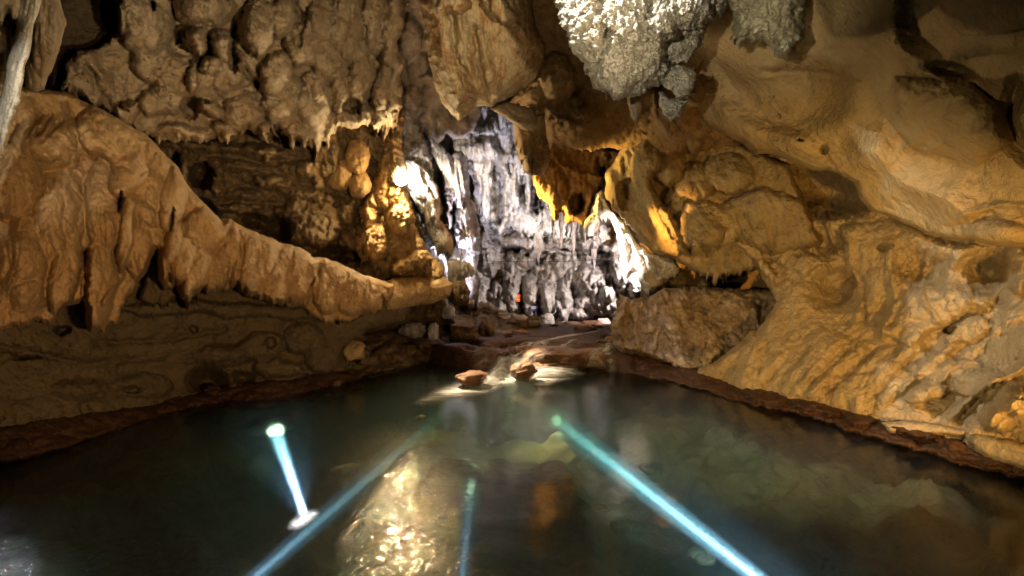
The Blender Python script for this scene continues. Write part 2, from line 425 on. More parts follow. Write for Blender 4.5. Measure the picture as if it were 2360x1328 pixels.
# ------------------------------------------------------------------ SETTING: the rock that encloses everything
def shell():
    nu, nv = 160, 90; V = []
    th = np.linspace(0, 2 * np.pi, nu, endpoint=False); ph = np.linspace(0.02, np.pi - 0.02, nv)
    T, Pp = np.meshgrid(th, ph)
    d = np.c_[(np.sin(Pp) * np.cos(T)).ravel(), (np.sin(Pp) * np.sin(T)).ravel(), np.cos(Pp).ravel()]
    V = d * (21, 30, 17) * (1 + 0.10 * fbm(d * 4, 4))[:, None] + (0, 12, 2)
    V[:, 2] = np.maximum(V[:, 2], -3.5)
    idx = np.arange(nu * nv).reshape(nv, nu)
    a = idx[:-1]; b = idx[1:]
    Fq = np.stack([a.ravel(), np.roll(a, -1, 1).ravel(), np.roll(b, -1, 1).ravel(), b.ravel()], 1)
    o = link_mesh('cave_rock', V, Fq, M['dark'])
    finish(o, 'dark rock mass enclosing the whole cave', 'rock', kind='structure')
shell()

# far chamber wall
rock('chamber_wall', [(850, 60), (1600, 60), (1600, 790), (850, 790)],
     [(900, 200, 27), (1500, 200, 27), (1200, 560, 31), (1200, 760, 29.5), (900, 760, 28), (1500, 760, 28)], M['grey'], step=2.6, rim=(40, 1.0),
     feats=[f[:-1] + (f[-1] * 1.6,) if f[0] == 'lobe' else f for f in [('poly', [(1110, 150), (1500, 150), (1500, 560), (1430, 588), (1380, 578), (1300, 590), (1240, 585), (1225, 600), (1215, 575), (1160, 580), (1120, 585), (1100, 560)], 14, 1.6),
            L(1195, 562, 45, 22, 5, 2.1), L(1180, 605, 60, 25, 0, 0.9),
            ('poly', [(1225, 610), (1300, 600), (1340, 620), (1420, 610), (1440, 660), (1440, 740), (1240, 740), (1225, 680)], 30, 1.1),
            L(1268, 690, 26, 62, 0, 1.6), L(1300, 690, 22, 60, 0, 1.9), L(1222, 680, 20, 55, 0, 1.5), L(1180, 660, 22, 60, 0, 1.4), L(1150, 690, 26, 50, 0, 1.6),
            L(1375, 700, 55, 30, 0, 1.7), L(1330, 725, 40, 22, 0, 1.8), L(1360, 650, 34, 44, 0, 1.5), L(1400, 660, 22, 50, 0, 1.6), L(1430, 620, 26, 60, 0, 1.7), L(1465, 640, 26, 50, 0, 1.9),
            L(1100, 660, 30, 60, 0, 1.2), L(1125, 600, 26, 44, 0, 1.1), L(1085, 700, 50, 40, 0, 1.5),
            L(1185, 575, 40, 7, 4, -2.5), L(1240, 602, 14, 10, 0, -1.2), L(1300, 577, 50, 5, 0, -1.4), L(1370, 580, 30, 4, 0, -1.2),
            L(1360, 748, 40, 13, 0, -3.5), L(1405, 742, 25, 10, 0, -3.0), L(1400, 540, 22, 30, 0, -1.6)]],
     big=(1.3, 5), bil=(1.4, 2.2), fl=(0.85, 0.5, 7), cell=(0.9, 1.3), grit=(0.10, 0.3), warp=(7, 26), seed=1,
     label='pale grey flowstone wall at the back of the cave, behind the two small signs', cat='cave wall', kind='structure')
# drapery curtains hanging before it
rock('flowstone_curtain', [(1035, 235), (1300, 235), (1330, 400), (1420, 560), (1390, 568), (1300, 555), (1235, 545), (1180, 520), (1150, 535), (1120, 505), (1100, 520), (1085, 470), (1060, 430), (1040, 330)],
     [(1050, 260, 25), (1300, 260, 25), (1250, 560, 28), (1080, 520, 26)], M['white'], step=2.5, rim=(12, 0.7),
     feats=[('poly', [(1055, 335), (1140, 318), (1155, 360), (1140, 372), (1100, 370), (1060, 372)], 18, 1.0),
            ('poly', [(1065, 375), (1150, 365), (1165, 470), (1130, 520), (1075, 505)], 16, 0.6),
            ('poly', [(1160, 360), (1225, 330), (1235, 420), (1225, 500), (1180, 480)], 16, 0.9),
            L(1148, 445, 15, 80, 0, -2.2), L(1205, 440, 10, 40, 0, -1.6), L(1175, 385, 7, 26, 0, -1.2), L(1240, 450, 16, 50, 0, -1.3), L(1110, 320, 16, 12, 0, -1.6), L(1085, 430, 7, 26, 0, -1.2),
            L(1138, 395, 5, 26, 0, -1.2), L(1100, 300, 20, 16, 20, 1.2), L(1075, 300, 14, 22, 0, 1.4), L(1130, 290, 18, 26, 0, 1.0)],
     big=(0.6, 4), bil=(0.5, 1.2), fl=(1.3, 0.45, 10), cell=(0.15, 0.8), grit=(0.08, 0.25), warp=(9, 22), drip=(26, 11), seed=2,
     label='ribbed curtain of pale lilac flowstone hanging in the lit far chamber', cat='flowstone')
rock('hanging_flowstone', [(900, -120), (1120, -120), (1110, 250), (1095, 300), (1068, 318), (1045, 322), (1030, 300), (1010, 330), (990, 310), (960, 290), (915, 270)],
     [(930, 0, 16), (1050, 0, 16), (1000, 300, 21)], rock_mat('pink_white_limestone', (0.44, 0.36, 0.31), (0.55, 0.47, 0.42), (0.22, 0.15, 0.12), (0.40, 0.28, 0.2), 1.4, 90, 6, 0.3, 0.4, 0.6), step=2.8, rim=(20, 0.8),
     feats=[L(965, 160, 30, 40, 0, .5), L(1000, 220, 30, 40, 0, .7), L(950, 230, 24, 35, 0, .5), L(1020, 285, 24, 34, 0, .9), L(1062, 290, 22, 34, 0, 1.0), L(985, 285, 22, 34, 0, .6), L(945, 90, 30, 50, 0, .6), L(985, 180, 26, 14, 0, .9)],
     big=(0.5, 3), bil=(0.3, 1.6), fl=(0.15, 0.5, 6), grit=(0.04, 0.2), warp=(8, 30), drip=(10, 16), seed=3,
     label='smooth pinkish limestone bulges hanging above the bright lamp', cat='flowstone')
# white cascade right of the lamp
rock('flowstone_column', [(905, 200), (960, 225), (1000, 260), (1012, 330), (1040, 360), (1062, 345), (1078, 370), (1085, 450), (1102, 500), (1108, 560), (1098, 610), (1108, 655), (1098, 700), (1080, 712), (1062, 690), (1040, 660), (1025, 610), (990, 560), (930, 480), (900, 340)],
     [(930, 260, 21), (1080, 380, 24), (1090, 690, 23), (960, 500, 20)], M['white'], step=2.5, rim=(14, 0.8),
     feats=[L(1035, 440, 16, 90, 0, 1.1), L(1058, 420, 16, 70, 0, 1.3), L(1066, 520, 22, 70, 0, 1.5), L(1085, 590, 24, 60, 0, 1.6), L(1060, 600, 22, 46, 10, 1.9), L(1080, 665, 20, 50, 0, 1.8), L(940, 300, 18, 50, 0, .9), L(965, 330, 18, 60, 0, .7),
            L(985, 330, 9, 60, -15, -1.6), L(1012, 420, 10, 60, -12, -1.8), L(1046, 500, 6, 40, 0, -1.1), L(1030, 560, 9, 35, -15, -1.6), L(1075, 545, 26, 30, 0, 1.9), L(990, 440, 16, 70, -25, 1.2), L(1000, 540, 14, 30, 0, .6)],
     big=(0.5, 3), bil=(0.3, 1.0), fl=(0.8, 0.35, 9), grit=(0.06, 0.2), warp=(8, 22), drip=(12, 12), seed=4,
     label='tall white flowstone column with stacked tiers, right of the bright lamp', cat='flowstone')
rock('flowstone_cascade', [(925, 368), (950, 368), (985, 395), (1010, 430), (1014, 470), (1016, 505), (1040, 545), (1048, 565), (1040, 590), (1022, 580), (1012, 590), (1000, 560), (985, 528), (975, 495), (955, 465), (930, 440)],
     [(930, 400, 17.6), (1000, 430, 18.2), (1030, 580, 18.2)], M['white'], step=2.4, rim=(12, 0.5),
     feats=[L(960, 420, 22, 45, -25, .7), L(998, 480, 12, 50, -18, .7), L(985, 500, 9, 20, 0, .4), L(1022, 550, 14, 30, 0, .6)],
     big=(0.3, 2), bil=(0.2, 0.8), fl=(0.55, 0.25, 8), grit=(0.04, 0.15), warp=(6, 18), drip=(10, 9), seed=5, ang=75,
     label='blazing white flowstone cascade just below and right of the bright lamp', cat='flowstone')
rock('drapery', [(1030, 600), (1050, 596), (1085, 606), (1094, 625), (1072, 640), (1075, 655), (1055, 665), (1036, 660)],
     [(1030, 600, 17.5), (1090, 660, 18)], M['white'], step=2.4, rim=(8, 0.3), fl=(0.35, 0.16, 8), bil=(0.1, .5), warp=(4, 14), drip=(20, 8), seed=6, back=0.4,
     label='small fringed white drapery low in the gap beside the flowstone column', cat='flowstone')

# boulder bank at the foot of the far chamber
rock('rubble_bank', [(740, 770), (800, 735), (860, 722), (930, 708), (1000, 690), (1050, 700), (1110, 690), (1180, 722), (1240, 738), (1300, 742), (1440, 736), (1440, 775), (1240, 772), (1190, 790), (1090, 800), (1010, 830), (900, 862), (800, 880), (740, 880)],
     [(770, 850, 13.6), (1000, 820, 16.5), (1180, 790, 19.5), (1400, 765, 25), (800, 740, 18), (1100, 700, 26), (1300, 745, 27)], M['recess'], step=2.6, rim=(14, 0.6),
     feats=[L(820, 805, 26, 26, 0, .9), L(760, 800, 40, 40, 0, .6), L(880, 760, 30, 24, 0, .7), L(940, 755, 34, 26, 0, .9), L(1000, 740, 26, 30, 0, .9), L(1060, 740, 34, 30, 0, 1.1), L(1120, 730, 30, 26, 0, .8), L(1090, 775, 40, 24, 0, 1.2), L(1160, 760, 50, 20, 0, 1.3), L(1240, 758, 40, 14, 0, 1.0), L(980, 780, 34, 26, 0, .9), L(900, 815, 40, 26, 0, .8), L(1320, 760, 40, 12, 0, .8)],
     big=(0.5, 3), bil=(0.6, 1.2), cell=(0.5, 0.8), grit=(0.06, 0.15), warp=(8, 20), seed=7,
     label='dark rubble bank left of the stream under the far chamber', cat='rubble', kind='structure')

# brown hollow behind the ledge, up to the lamp
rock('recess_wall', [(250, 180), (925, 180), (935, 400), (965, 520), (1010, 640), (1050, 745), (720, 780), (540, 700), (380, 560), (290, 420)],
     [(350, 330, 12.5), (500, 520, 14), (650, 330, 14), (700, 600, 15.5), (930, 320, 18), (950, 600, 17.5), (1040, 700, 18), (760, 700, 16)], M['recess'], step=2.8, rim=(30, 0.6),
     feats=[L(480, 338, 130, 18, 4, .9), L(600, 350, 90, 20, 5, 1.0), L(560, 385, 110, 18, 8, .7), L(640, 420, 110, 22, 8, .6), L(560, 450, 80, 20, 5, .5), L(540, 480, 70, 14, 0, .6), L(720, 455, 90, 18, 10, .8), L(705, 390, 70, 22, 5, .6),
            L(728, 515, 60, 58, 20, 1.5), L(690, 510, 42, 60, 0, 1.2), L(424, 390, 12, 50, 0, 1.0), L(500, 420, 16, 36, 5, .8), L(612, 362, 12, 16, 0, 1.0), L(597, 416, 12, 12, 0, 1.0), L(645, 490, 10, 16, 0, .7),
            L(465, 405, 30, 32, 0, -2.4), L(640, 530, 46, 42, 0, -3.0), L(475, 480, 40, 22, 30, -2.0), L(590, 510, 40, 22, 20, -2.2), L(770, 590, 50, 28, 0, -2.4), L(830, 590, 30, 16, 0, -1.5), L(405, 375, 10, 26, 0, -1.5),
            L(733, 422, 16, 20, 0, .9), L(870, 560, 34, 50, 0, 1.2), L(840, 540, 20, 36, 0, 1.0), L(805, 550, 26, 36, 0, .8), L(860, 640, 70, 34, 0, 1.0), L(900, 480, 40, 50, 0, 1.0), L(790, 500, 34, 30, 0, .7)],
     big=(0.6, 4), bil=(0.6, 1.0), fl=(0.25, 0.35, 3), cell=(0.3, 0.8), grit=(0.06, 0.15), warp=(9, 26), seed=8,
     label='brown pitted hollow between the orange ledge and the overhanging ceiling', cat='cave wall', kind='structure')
M['amberrock'] = rock_mat('amber_flowstone', (0.48, 0.31, 0.13), (0.55, 0.40, 0.2), (0.18, 0.10, 0.04), (0.40, 0.2, 0.06), 0.9, 90, 7, 0.6, 0.4, 1.0)
rock('lamp_pillar', [(905, 275), (930, 248), (934, 270), (925, 320), (930, 365), (938, 400), (945, 450), (955, 495), (962, 535), (985, 575), (1022, 612), (1030, 650), (960, 655), (900, 640), (850, 610), (815, 560), (832, 520), (824, 480), (850, 440), (870, 380), (885, 320)],
     [(915, 280, 17), (950, 400, 16.8), (1000, 620, 16.2), (840, 560, 15.5), (930, 500, 15.8)], M['amberrock'], step=2.5, rim=(16, 0.8),
     feats=[L(915, 330, 16, 70, 0, .5), L(900, 430, 34, 60, 0, .5), L(930, 490, 40, 56, 0, .8), L(868, 560, 30, 46, 0, .8), L(950, 605, 60, 22, -25, 1.0), L(935, 570, 40, 40, 0, .5), L(1000, 620, 30, 22, 0, .6), L(850, 490, 22, 34, 0, .5)],
     big=(0.4, 2), bil=(0.35, 0.7), fl=(0.6, 0.25, 6), cell=(0.2, 0.5), grit=(0.05, 0.12), warp=(8, 20), drip=(22, 9), seed=9,
     label='rugged amber rock pillar carrying the bright lamp, fringed with drips', cat='rock pillar')
for k, (cx, cy, rx, ry, lab) in enumerate([(823, 362, 30, 44, 'topmost rounded orange stone knob beside the lamp pillar'), (783, 402, 33, 40, 'left rounded stone knob of the cluster beside the lamp pillar'),
                                           (828, 425, 28, 34, 'lowest orange stone knob of the cluster beside the lamp pillar'), (733, 422, 15, 20, 'small pale stone knob left of the knob cluster')]):
    a = np.linspace(0, 2 * np.pi, 12, endpoint=False)
    rock('rounded_stone', [(cx + rx * math.cos(t), cy + ry * math.sin(t)) for t in a], [(cx, cy - 30, 15.2), (cx, cy + 30, 15.0), (cx + 20, cy, 15.1)], M['amberrock'], step=2.5, rim=(min(rx, ry), 0.5),
         bil=(0.12, 0.5), fl=(0.12, 0.3, 4), grit=(0.02, .1), warp=(5, 24), seed=20 + k, back=0.4, label=lab, cat='rock', group='rounded knobs beside the lamp')
rock('rounded_rock', [(880, 655), (905, 640), (960, 634), (1020, 634), (1044, 655), (1036, 682), (1002, 700), (940, 707), (890, 722), (872, 700)],
     [(890, 650, 14), (1040, 660, 15), (940, 700, 14)], M['amberrock'], step=2.5, rim=(34, 0.8), big=(0.2, 1.5), bil=(0.12, .8), fl=(0, 1, 1), grit=(0.02, .1), warp=(5, 30), seed=10, back=0.8,
     label='big smooth rounded boulder at the right tip of the orange ledge', cat='rock')
rock('drapery', [(1040, 650), (1070, 648), (1084, 670), (1078, 700), (1050, 705), (1034, 690)], [(1040, 650, 16.5), (1080, 700, 16.5), (1050, 700, 16.3)], M['recess'], step=2.5, rim=(16, 0.5),
     fl=(0.3, 0.15, 6), bil=(0.1, .5), warp=(4, 14), drip=(12, 7), seed=11, back=0.4, label='brown striped drapery right of the smooth rounded boulder', cat='flowstone')

# ceiling mass upper left
B1 = [L(340, 60, 62, 85, 0, .5), L(300, 30, 35, 60, 0, .35), L(470, 18, 75, 42, 0, .7), L(455, 90, 26, 40, 8, .95), L(512, 102, 30, 42, -5, .9), L(596, 62, 38, 74, 0, .85), L(445, 178, 17, 46, 12, .85), L(487, 148, 24, 24, 20, .8),
      L(400, 190, 55, 75, 0, .55), L(350, 140, 55, 60, 0, .45), L(370, 235, 55, 36, 0, .5), L(487, 252, 34, 20, 35, .95), L(560, 262, 52, 52, 0, .55), L(655, 235, 46, 80, 0, .6), L(722, 235, 42, 80, 10, .7), L(640, 170, 40, 55, 25, .65),
      L(705, 100, 50, 55, 0, .6), L(745, 50, 40, 60, 0, .5), L(800, 60, 42, 90, 0, .7), L(832, 180, 32, 90, 8, .8), L(785, 205, 32, 62, 0, .75), L(880, 215, 24, 80, 8, .95), L(865, 60, 34, 70, 0, .7), L(905, 70, 26, 90, 5, .85), L(760, 135, 48, 60, 0, .6),
      L(650, 40, 36, 50, 15, .6), L(905, 200, 18, 80, 8, 1.0), L(420, 300, 80, 20, 5, .5), L(540, 300, 60, 22, 5, .6), L(680, 305, 40, 34, 0, .8), L(620, 300, 34, 26, 0, .75), L(720, 315, 24, 34, 0, .8), L(850, 265, 30, 24, 0, .8), L(810, 275, 34, 24, 0, .5), L(530, 180, 40, 50, 0, .2),
      L(440, 250, 20, 26, 0, -.6), L(478, 236, 8, 8, 0, -.6), L(536, 130, 12, 40, 0, -.6), L(812, 244, 26, 20, 0, -.9), L(352, 10, 8, 14, 0, -.5), L(410, 100, 8, 7, 0, -.4), L(300, 240, 16, 12, 0, .6),
      ('ridge', [(300, 285), (230, 180), (190, 120)], 40, .3), ('ridge', [(270, 270), (200, 160)], 20, -.35), ('ridge', [(540, 60), (545, 150), (590, 200)], 14, -.5), ('ridge', [(680, 0), (700, 60), (690, 110)], 8, -.4)]
rock('cave_ceiling', [(262, -170), (268, 60), (245, 100), (190, 118), (150, 140), (138, 195), (200, 232), (260, 262), (300, 292), (356, 312), (407, 325), (475, 322), (519, 315), (573, 300), (610, 322), (644, 300), (678, 318), (722, 335), (750, 312), (780, 290), (800, 291), (858, 278), (892, 300), (901, 275), (919, 245), (929, 203), (926, 135), (919, 102), (935, 61), (943, 0), (945, -170)],
     [(160, 160, 7.5), (300, 0, 7.6), (600, 0, 9), (900, 0, 12), (400, 310, 10), (700, 320, 12.2), (900, 290, 14.5)], M['beige'], step=2.6, rim=(16, 0.9), feats=[f[:-1] + (f[-1] * 1.5,) if f[0] == 'lobe' else f for f in B1],
     big=(0.3, 3), bil=(0.38, 1.2), fl=(0.22, 0.42, 5), cell=(0.0, .4), grit=(0.02, 0.09), warp=(18, 42), drip=(20, 24), seed=12,
     label='knobbly beige limestone ceiling bulging over the left bank', cat='cave ceiling', kind='structure')
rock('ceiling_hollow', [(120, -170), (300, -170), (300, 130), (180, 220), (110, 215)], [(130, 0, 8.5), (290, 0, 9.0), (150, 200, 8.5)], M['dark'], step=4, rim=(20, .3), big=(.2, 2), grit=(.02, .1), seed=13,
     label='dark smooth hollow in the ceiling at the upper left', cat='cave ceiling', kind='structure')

# undercut left wall and its wet foot
rock('cave_wall', [(-380, 560), (300, 640), (930, 650), (960, 700), (930, 740), (850, 760), (800, 800), (790, 900), (600, 980), (300, 1050), (-380, 1360)],
     [(-100, 700, 6.9), (0, 1045, 7.0), (400, 930, 10.1), (780, 870, 12.9), (400, 700, 9.8), (850, 720, 13.2), (600, 720, 11)], M['shaded_rock'], step=3, rim=(20, 0.5),
     feats=[('poly', [(250, 705), (420, 690), (880, 715), (800, 738), (680, 742), (600, 730), (520, 738), (470, 722), (400, 728), (330, 735)], 14, .35),
            L(600, 800, 60, 34, -10, .4), L(520, 820, 80, 30, 0, .35), L(700, 780, 50, 40, 0, .5), L(740, 830, 40, 34, 0, .5), L(640, 850, 60, 22, 0, .5), L(480, 880, 60, 40, 5, -1.4), L(560, 872, 40, 20, 5, -.8), L(623, 790, 14, 14, 0, -.4),
            L(145, 762, 22, 12, 0, -.8), L(65, 824, 50, 6, 0, -.7), L(445, 758, 12, 8, 0, -.4), L(330, 890, 70, 30, 0, .25), L(200, 900, 90, 30, 0, .25), L(300, 900, 40, 14, 0, -.3),
            ('ridge', [(220, 790), (380, 785), (520, 760)], 10, -.14), ('ridge', [(0, 800), (200, 840), (380, 820)], 14, .12)],
     big=(0.3, 3), bil=(0.16, 0.9), fl=(0.09, 0.5, 4), cell=(0.03, .35), grit=(0.04, 0.1), ang=8, warp=(8, 30), seed=14,
     label='dim undercut rock wall below the orange ledge on the left bank', cat='cave wall', kind='structure')
rock('wet_shore', [(-380, 1200), (-380, 1090), (0, 978), (200, 950), (330, 935), (420, 912), (560, 878), (700, 862), (790, 850), (840, 860), (840, 900), (680, 935), (520, 950), (400, 970), (250, 1005), (130, 1045), (0, 1075), (-380, 1270)],
     [(0, 1045, 6.75), (400, 935, 9.7), (780, 875, 12.4), (0, 980, 7.0), (780, 850, 13), (-150, 1100, 6.0)], M['wet'], step=3, rim=(12, 0.5), big=(.1, 1), bil=(0.16, 0.4), cell=(0.08, .3), grit=(0.03, 0.1), ang=5, warp=(12, 40), seed=15,
     label='wet red brown rock shelf along the left waterline', cat='shore', kind='structure')

# the orange flowstone ledge
B3 = [L(250, 470, 60, 120, 0, .5), L(230, 640, 42, 130, 6, .6), L(275, 420, 34, 40, 0, .75), L(300, 380, 50, 70, 0, .7), L(295, 500, 22, 130, 8, .75), L(345, 430, 50, 110, 0, .55), L(340, 560, 50, 90, 15, .45), L(395, 460, 36, 80, 10, .75), L(400, 560, 24, 60, 12, .8),
      L(380, 610, 16, 55, 5, .7), L(425, 590, 34, 70, 15, .8), L(440, 640, 20, 55, 12, .8), L(470, 600, 40, 80, 20, .7), L(510, 610, 36, 75, 22, .75), L(480, 530, 60, 50, 30, .6), L(590, 605, 60, 90, 15, .9), L(640, 640, 50, 78, 15, .85), L(690, 630, 34, 74, 10, .75), L(550, 560, 40, 60, 20, .6),
      L(120, 330, 110, 70, 0, .5), L(130, 520, 90, 140, 0, .5), L(60, 600, 80, 160, 0, .5), L(150, 620, 40, 110, 12, .5), L(30, 420, 70, 90, 0, .35), L(230, 300, 60, 60, 20, .55), L(270, 330, 50, 50, 0, .6), L(760, 665, 40, 62, 10, .55), L(810, 680, 40, 50, 5, .5), L(860, 690, 34, 40, 0, .55),
      L(275, 465, 8, 26, 5, -.5), L(395, 505, 6, 30, 10, -.45), 
      ('ridge', [(60, 310), (95, 265)], 8, -.2), ('ridge', [(85, 310), (120, 270)], 8, -.2), ('ridge', [(110, 312), (140, 280)], 7, -.2), ('ridge', [(20, 330), (40, 290)], 7, -.2), ('ridge', [(197, 580), (196, 640), (194, 720)], 11, -.35), ('ridge', [(300, 560), (275, 640), (240, 700)], 11, .25), ('ridge', [(720, 600), (728, 650), (700, 700)], 8, .3), ('ridge', [(548, 520), (560, 580), (548, 650)], 7, -.18), ('ridge', [(240, 260), (330, 330), (420, 440), (510, 540)], 20, .12)]
rock('flowstone_ledge', [(-380, 160), (30, 200), (90, 205), (150, 212), (230, 250), (290, 285), (325, 305), (352, 325), (380, 355), (410, 385), (432, 425), (470, 470), (515, 512), (530, 505), (545, 515), (575, 530), (615, 545), (650, 560), (690, 568), (715, 585), (722, 597), (755, 596), (790, 612), (840, 635), (870, 642), (908, 656), (905, 682), (882, 690), (880, 714), (850, 722), (800, 735), (745, 738), (705, 715), (678, 702), (627, 697), (593, 684), (560, 668), (549, 658), (520, 668), (488, 672), (464, 668), (440, 690), (420, 692), (414, 672), (400, 650), (380, 668), (368, 640), (363, 570), (350, 596), (339, 625), (305, 668), (281, 708), (268, 738), (244, 751), (217, 766), (203, 763), (199, 712), (190, 694), (178, 700), (152, 707), (129, 740), (115, 750), (91, 738), (34, 752), (0, 766), (-380, 850)],
     [(-100, 300, 5.6), (0, 740, 5.9), (220, 740, 6.9), (300, 300, 8.0), (550, 560, 9.6), (720, 640, 11.1), (890, 670, 13), (150, 500, 6.6), (420, 660, 8.2)], M['ochre'], step=2.6, rim=(13, 0.45), feats=B3,
     big=(0.25, 2.2), bil=(0.08, 0.9), fl=(0.19, 0.26, 7), cell=(0, 1), grit=(0.02, 0.06), ang=100, warp=(5, 34), drip=(10, 15), seed=16,
     label='massive orange flowstone ledge with a dripping fringe and one big pointed tip', cat='flowstone ledge')
rock('drapery', [(318, 690), (335, 640), (362, 570), (380, 640), (400, 650), (425, 665), (400, 690), (350, 705)], [(320, 700, 8.6), (420, 660, 9.0), (360, 590, 8.8)], M['shaded_rock'], step=2.8, rim=(10, .3), fl=(.2, .2, 5), warp=(5, 20), drip=(12, 9), seed=17, back=.3,
     label='grey drapery in the notch right of the ledge tip', cat='flowstone')

# near left stalactites
rock('stalactite', [(20, -150), (110, -150), (95, 10), (78, 60), (74, 98), (58, 156), (48, 230), (22, 298), (5, 360), (-25, 420), (-30, 330), (-5, 250), (8, 205), (15, 150), (30, 100), (37, 60), (25, 20)],
     [(60, 0, 4.9), (0, 350, 4.6), (40, 150, 4.75)], rock_mat('pale_stalactite', (0.62, 0.56, 0.45), (0.72, 0.67, 0.57), (0.28, 0.22, 0.15), (0.5, 0.4, 0.26), .5, 95, 10, .5, .3, .8), step=2.4, rim=(18, .14), big=(.05, .6), bil=(.03, .3), fl=(.04, .07, 9), grit=(.01, .04), ang=97, warp=(5, 40), seed=18, back=.2,
     label='long thin pale stalactite hanging at the left edge', cat='stalactite')
rock('stalactite', [(60, -150), (150, -150), (138, 0), (153, 54), (137, 112), (113, 176), (102, 207), (78, 214), (58, 203), (54, 156), (66, 98), (70, 20)],
     [(100, 0, 5.4), (90, 200, 5.6), (130, 100, 5.5)], M['beige'], step=2.6, rim=(26, .3), feats=[L(110, 60, 40, 120, 5, .15)], big=(.05, .6), fl=(.07, .1, 9), bil=(.04, .3), grit=(.01, .05), ang=97, warp=(5, 30), seed=19, back=.25,
     label='broad blunt brown stalactite right beside the thin pale one', cat='stalactite')
rock('stalactite', [(-380, -150), (45, -150), (48, 10), (35, 45), (20, 30), (0, 55), (-40, 60), (-380, 140)], [(0, 0, 4.3), (-100, 0, 4.1), (0, 50, 4.4)], M['beige'], step=3, rim=(26, .3), bil=(.12, .3), grit=(.02, .06), warp=(6, 26), drip=(12, 14), seed=24, back=.3,
     label='knobbly brown rock in the upper left corner', cat='rock')
rock('rock_rib', [(-380, 60), (20, 60), (32, 110), (15, 180), (0, 260), (-380, 340)], [(0, 80, 5.3), (-100, 100, 5.2), (0, 250, 5.5)], M['beige'], step=3, rim=(20, .3), bil=(.15, .4), fl=(.08, .15, 5), grit=(.02, .06), warp=(6, 26), seed=25,
     label='rough grey rock behind the thin pale stalactite', cat='rock')

# ------------------------------------------------------------------ centre: hanging shield
rock('hanging_shield', [(955, -150), (1225, -150), (1225, 0), (1232, 60), (1250, 85), (1256, 122), (1254, 158), (1238, 181), (1207, 204), (1174, 226), (1133, 246), (1112, 246), (1089, 244), (1076, 268), (1056, 279), (1036, 260), (1014, 230), (1001, 190), (987, 135), (980, 85), (973, 51), (966, 14)],
     [(990, 0, 9.2), (1220, 0, 9.6), (1060, 260, 10.6), (1240, 150, 10.8)], M['shield'], step=2.4, rim=(70, 1.5),
     feats=[('poly', [(1090, -150), (1230, -150), (1232, 60), (1256, 110), (1256, 140), (1235, 120), (1205, 106), (1190, 80), (1160, 60), (1135, 50), (1110, 20)], 18, .45), ('poly', [(1120, -60), (1160, -10), (1200, 40), (1204, 68), (1190, 72), (1150, 55), (1125, 30)], 14, .7), L(1030, 10, 60, 26, 0, .5),
            ('ridge', [(1010, 20), (1020, 120), (1060, 230)], 22, .25), ('ridge', [(1060, 40), (1075, 140), (1110, 235)], 18, .22), ('ridge', [(1110, 80), (1130, 170), (1150, 230)], 20, .2), ('ridge', [(1040, 20), (1050, 130), (1085, 240)], 9, -.2), ('ridge', [(1090, 60), (1105, 150), (1130, 240)], 9, -.2), L(1065, 250, 12, 10, 0, -.4), L(1050, 225, 16, 8, 30, .2)],
     big=(0.15, 2), bil=(0.05, .5), fl=(0.12, 0.22, 12), grit=(0.02, 0.06), ang=78, warp=(8, 30), seed=30, back=.7,
     label='big rounded shield of banded ochre rock hanging at top centre', cat='shield')
rock('hanging_rock', [(1132, 250), (1165, 235), (1226, 250), (1240, 288), (1231, 302), (1204, 299), (1174, 279), (1150, 262)], [(1140, 250, 11.6), (1240, 290, 11.2), (1200, 240, 11.8)], M['beige'], step=2.4, rim=(14, .4), bil=(.08, .4), fl=(.06, .15, 4), grit=(.015, .06), ang=30, warp=(4, 20), seed=31, back=.4,
     label='blunt grey rock nose poking out just below the hanging shield', cat='rock')
rock('stalactite', [(1183, 270), (1255, 262), (1262, 330), (1272, 350), (1264, 388), (1246, 403), (1224, 404), (1207, 394), (1195, 358), (1186, 320)], [(1190, 290, 12.8), (1260, 290, 12.6), (1230, 400, 12.6)], M['shield'], step=2.4, rim=(18, .5), feats=[L(1215, 350, 20, 50, 0, .2), L(1245, 350, 16, 46, 0, .3)], bil=(.1, .4), fl=(.12, .16, 7), grit=(.02, .06), warp=(5, 20), drip=(8, 9), seed=32, back=.5,
     label='stubby blunt stalactite under the grey rock nose', cat='stalactite')
rock('cave_ceiling', [(1200, -150), (1760, -150), (1760, 300), (1600, 420), (1520, 430), (1455, 350), (1400, 338), (1340, 346), (1300, 335), (1262, 352), (1250, 330), (1185, 300), (1172, 240), (1230, 180)],
     [(1220, 0, 11.5), (1700, 0, 9.5), (1220, 300, 14.5), (1450, 340, 15), (1650, 350, 13)], rock_mat('dark_ochre_limestone', (0.22, 0.135, 0.055), (0.28, 0.18, 0.08), (0.07, 0.04, 0.02), (0.2, 0.1, 0.03), 1.0, 80, 4, .5, .6, .9), step=3, rim=(16, .5),
     feats=[L(1280, 180, 50, 60, 0, .9), L(1240, 200, 40, 60, 30, .7), L(1300, 240, 40, 30, 0, .5), L(1350, 290, 110, 60, 5, .6), L(1560, 270, 60, 90, 0, .9), L(1620, 220, 50, 110, 10, .7), L(1680, 200, 50, 80, 10, .5), L(1530, 330, 40, 50, 0, .8), L(1600, 320, 22, 34, 0, 1.0)],
     big=(.4, 3), bil=(.3, 1.2), fl=(.15, .4, 4), grit=(.04, .12), warp=(9, 34), drip=(10, 14), seed=33, label='dark ochre ceiling between the hanging shield and the speckled stalactite', cat='cave ceiling', kind='structure')
rock('stalactite', [(1446, 215), (1480, 215), (1478, 256), (1466, 292), (1455, 270), (1445, 240)], [(1450, 220, 8.6), (1470, 280, 8.6), (1480, 220, 8.7)], M['beige'], step=2.2, rim=(10, .2), fl=(.08, .1, 6), bil=(.04, .3), warp=(4, 16), seed=34, back=.2,
     label='small pink brown stalactite hanging under the speckled one', cat='stalactite')

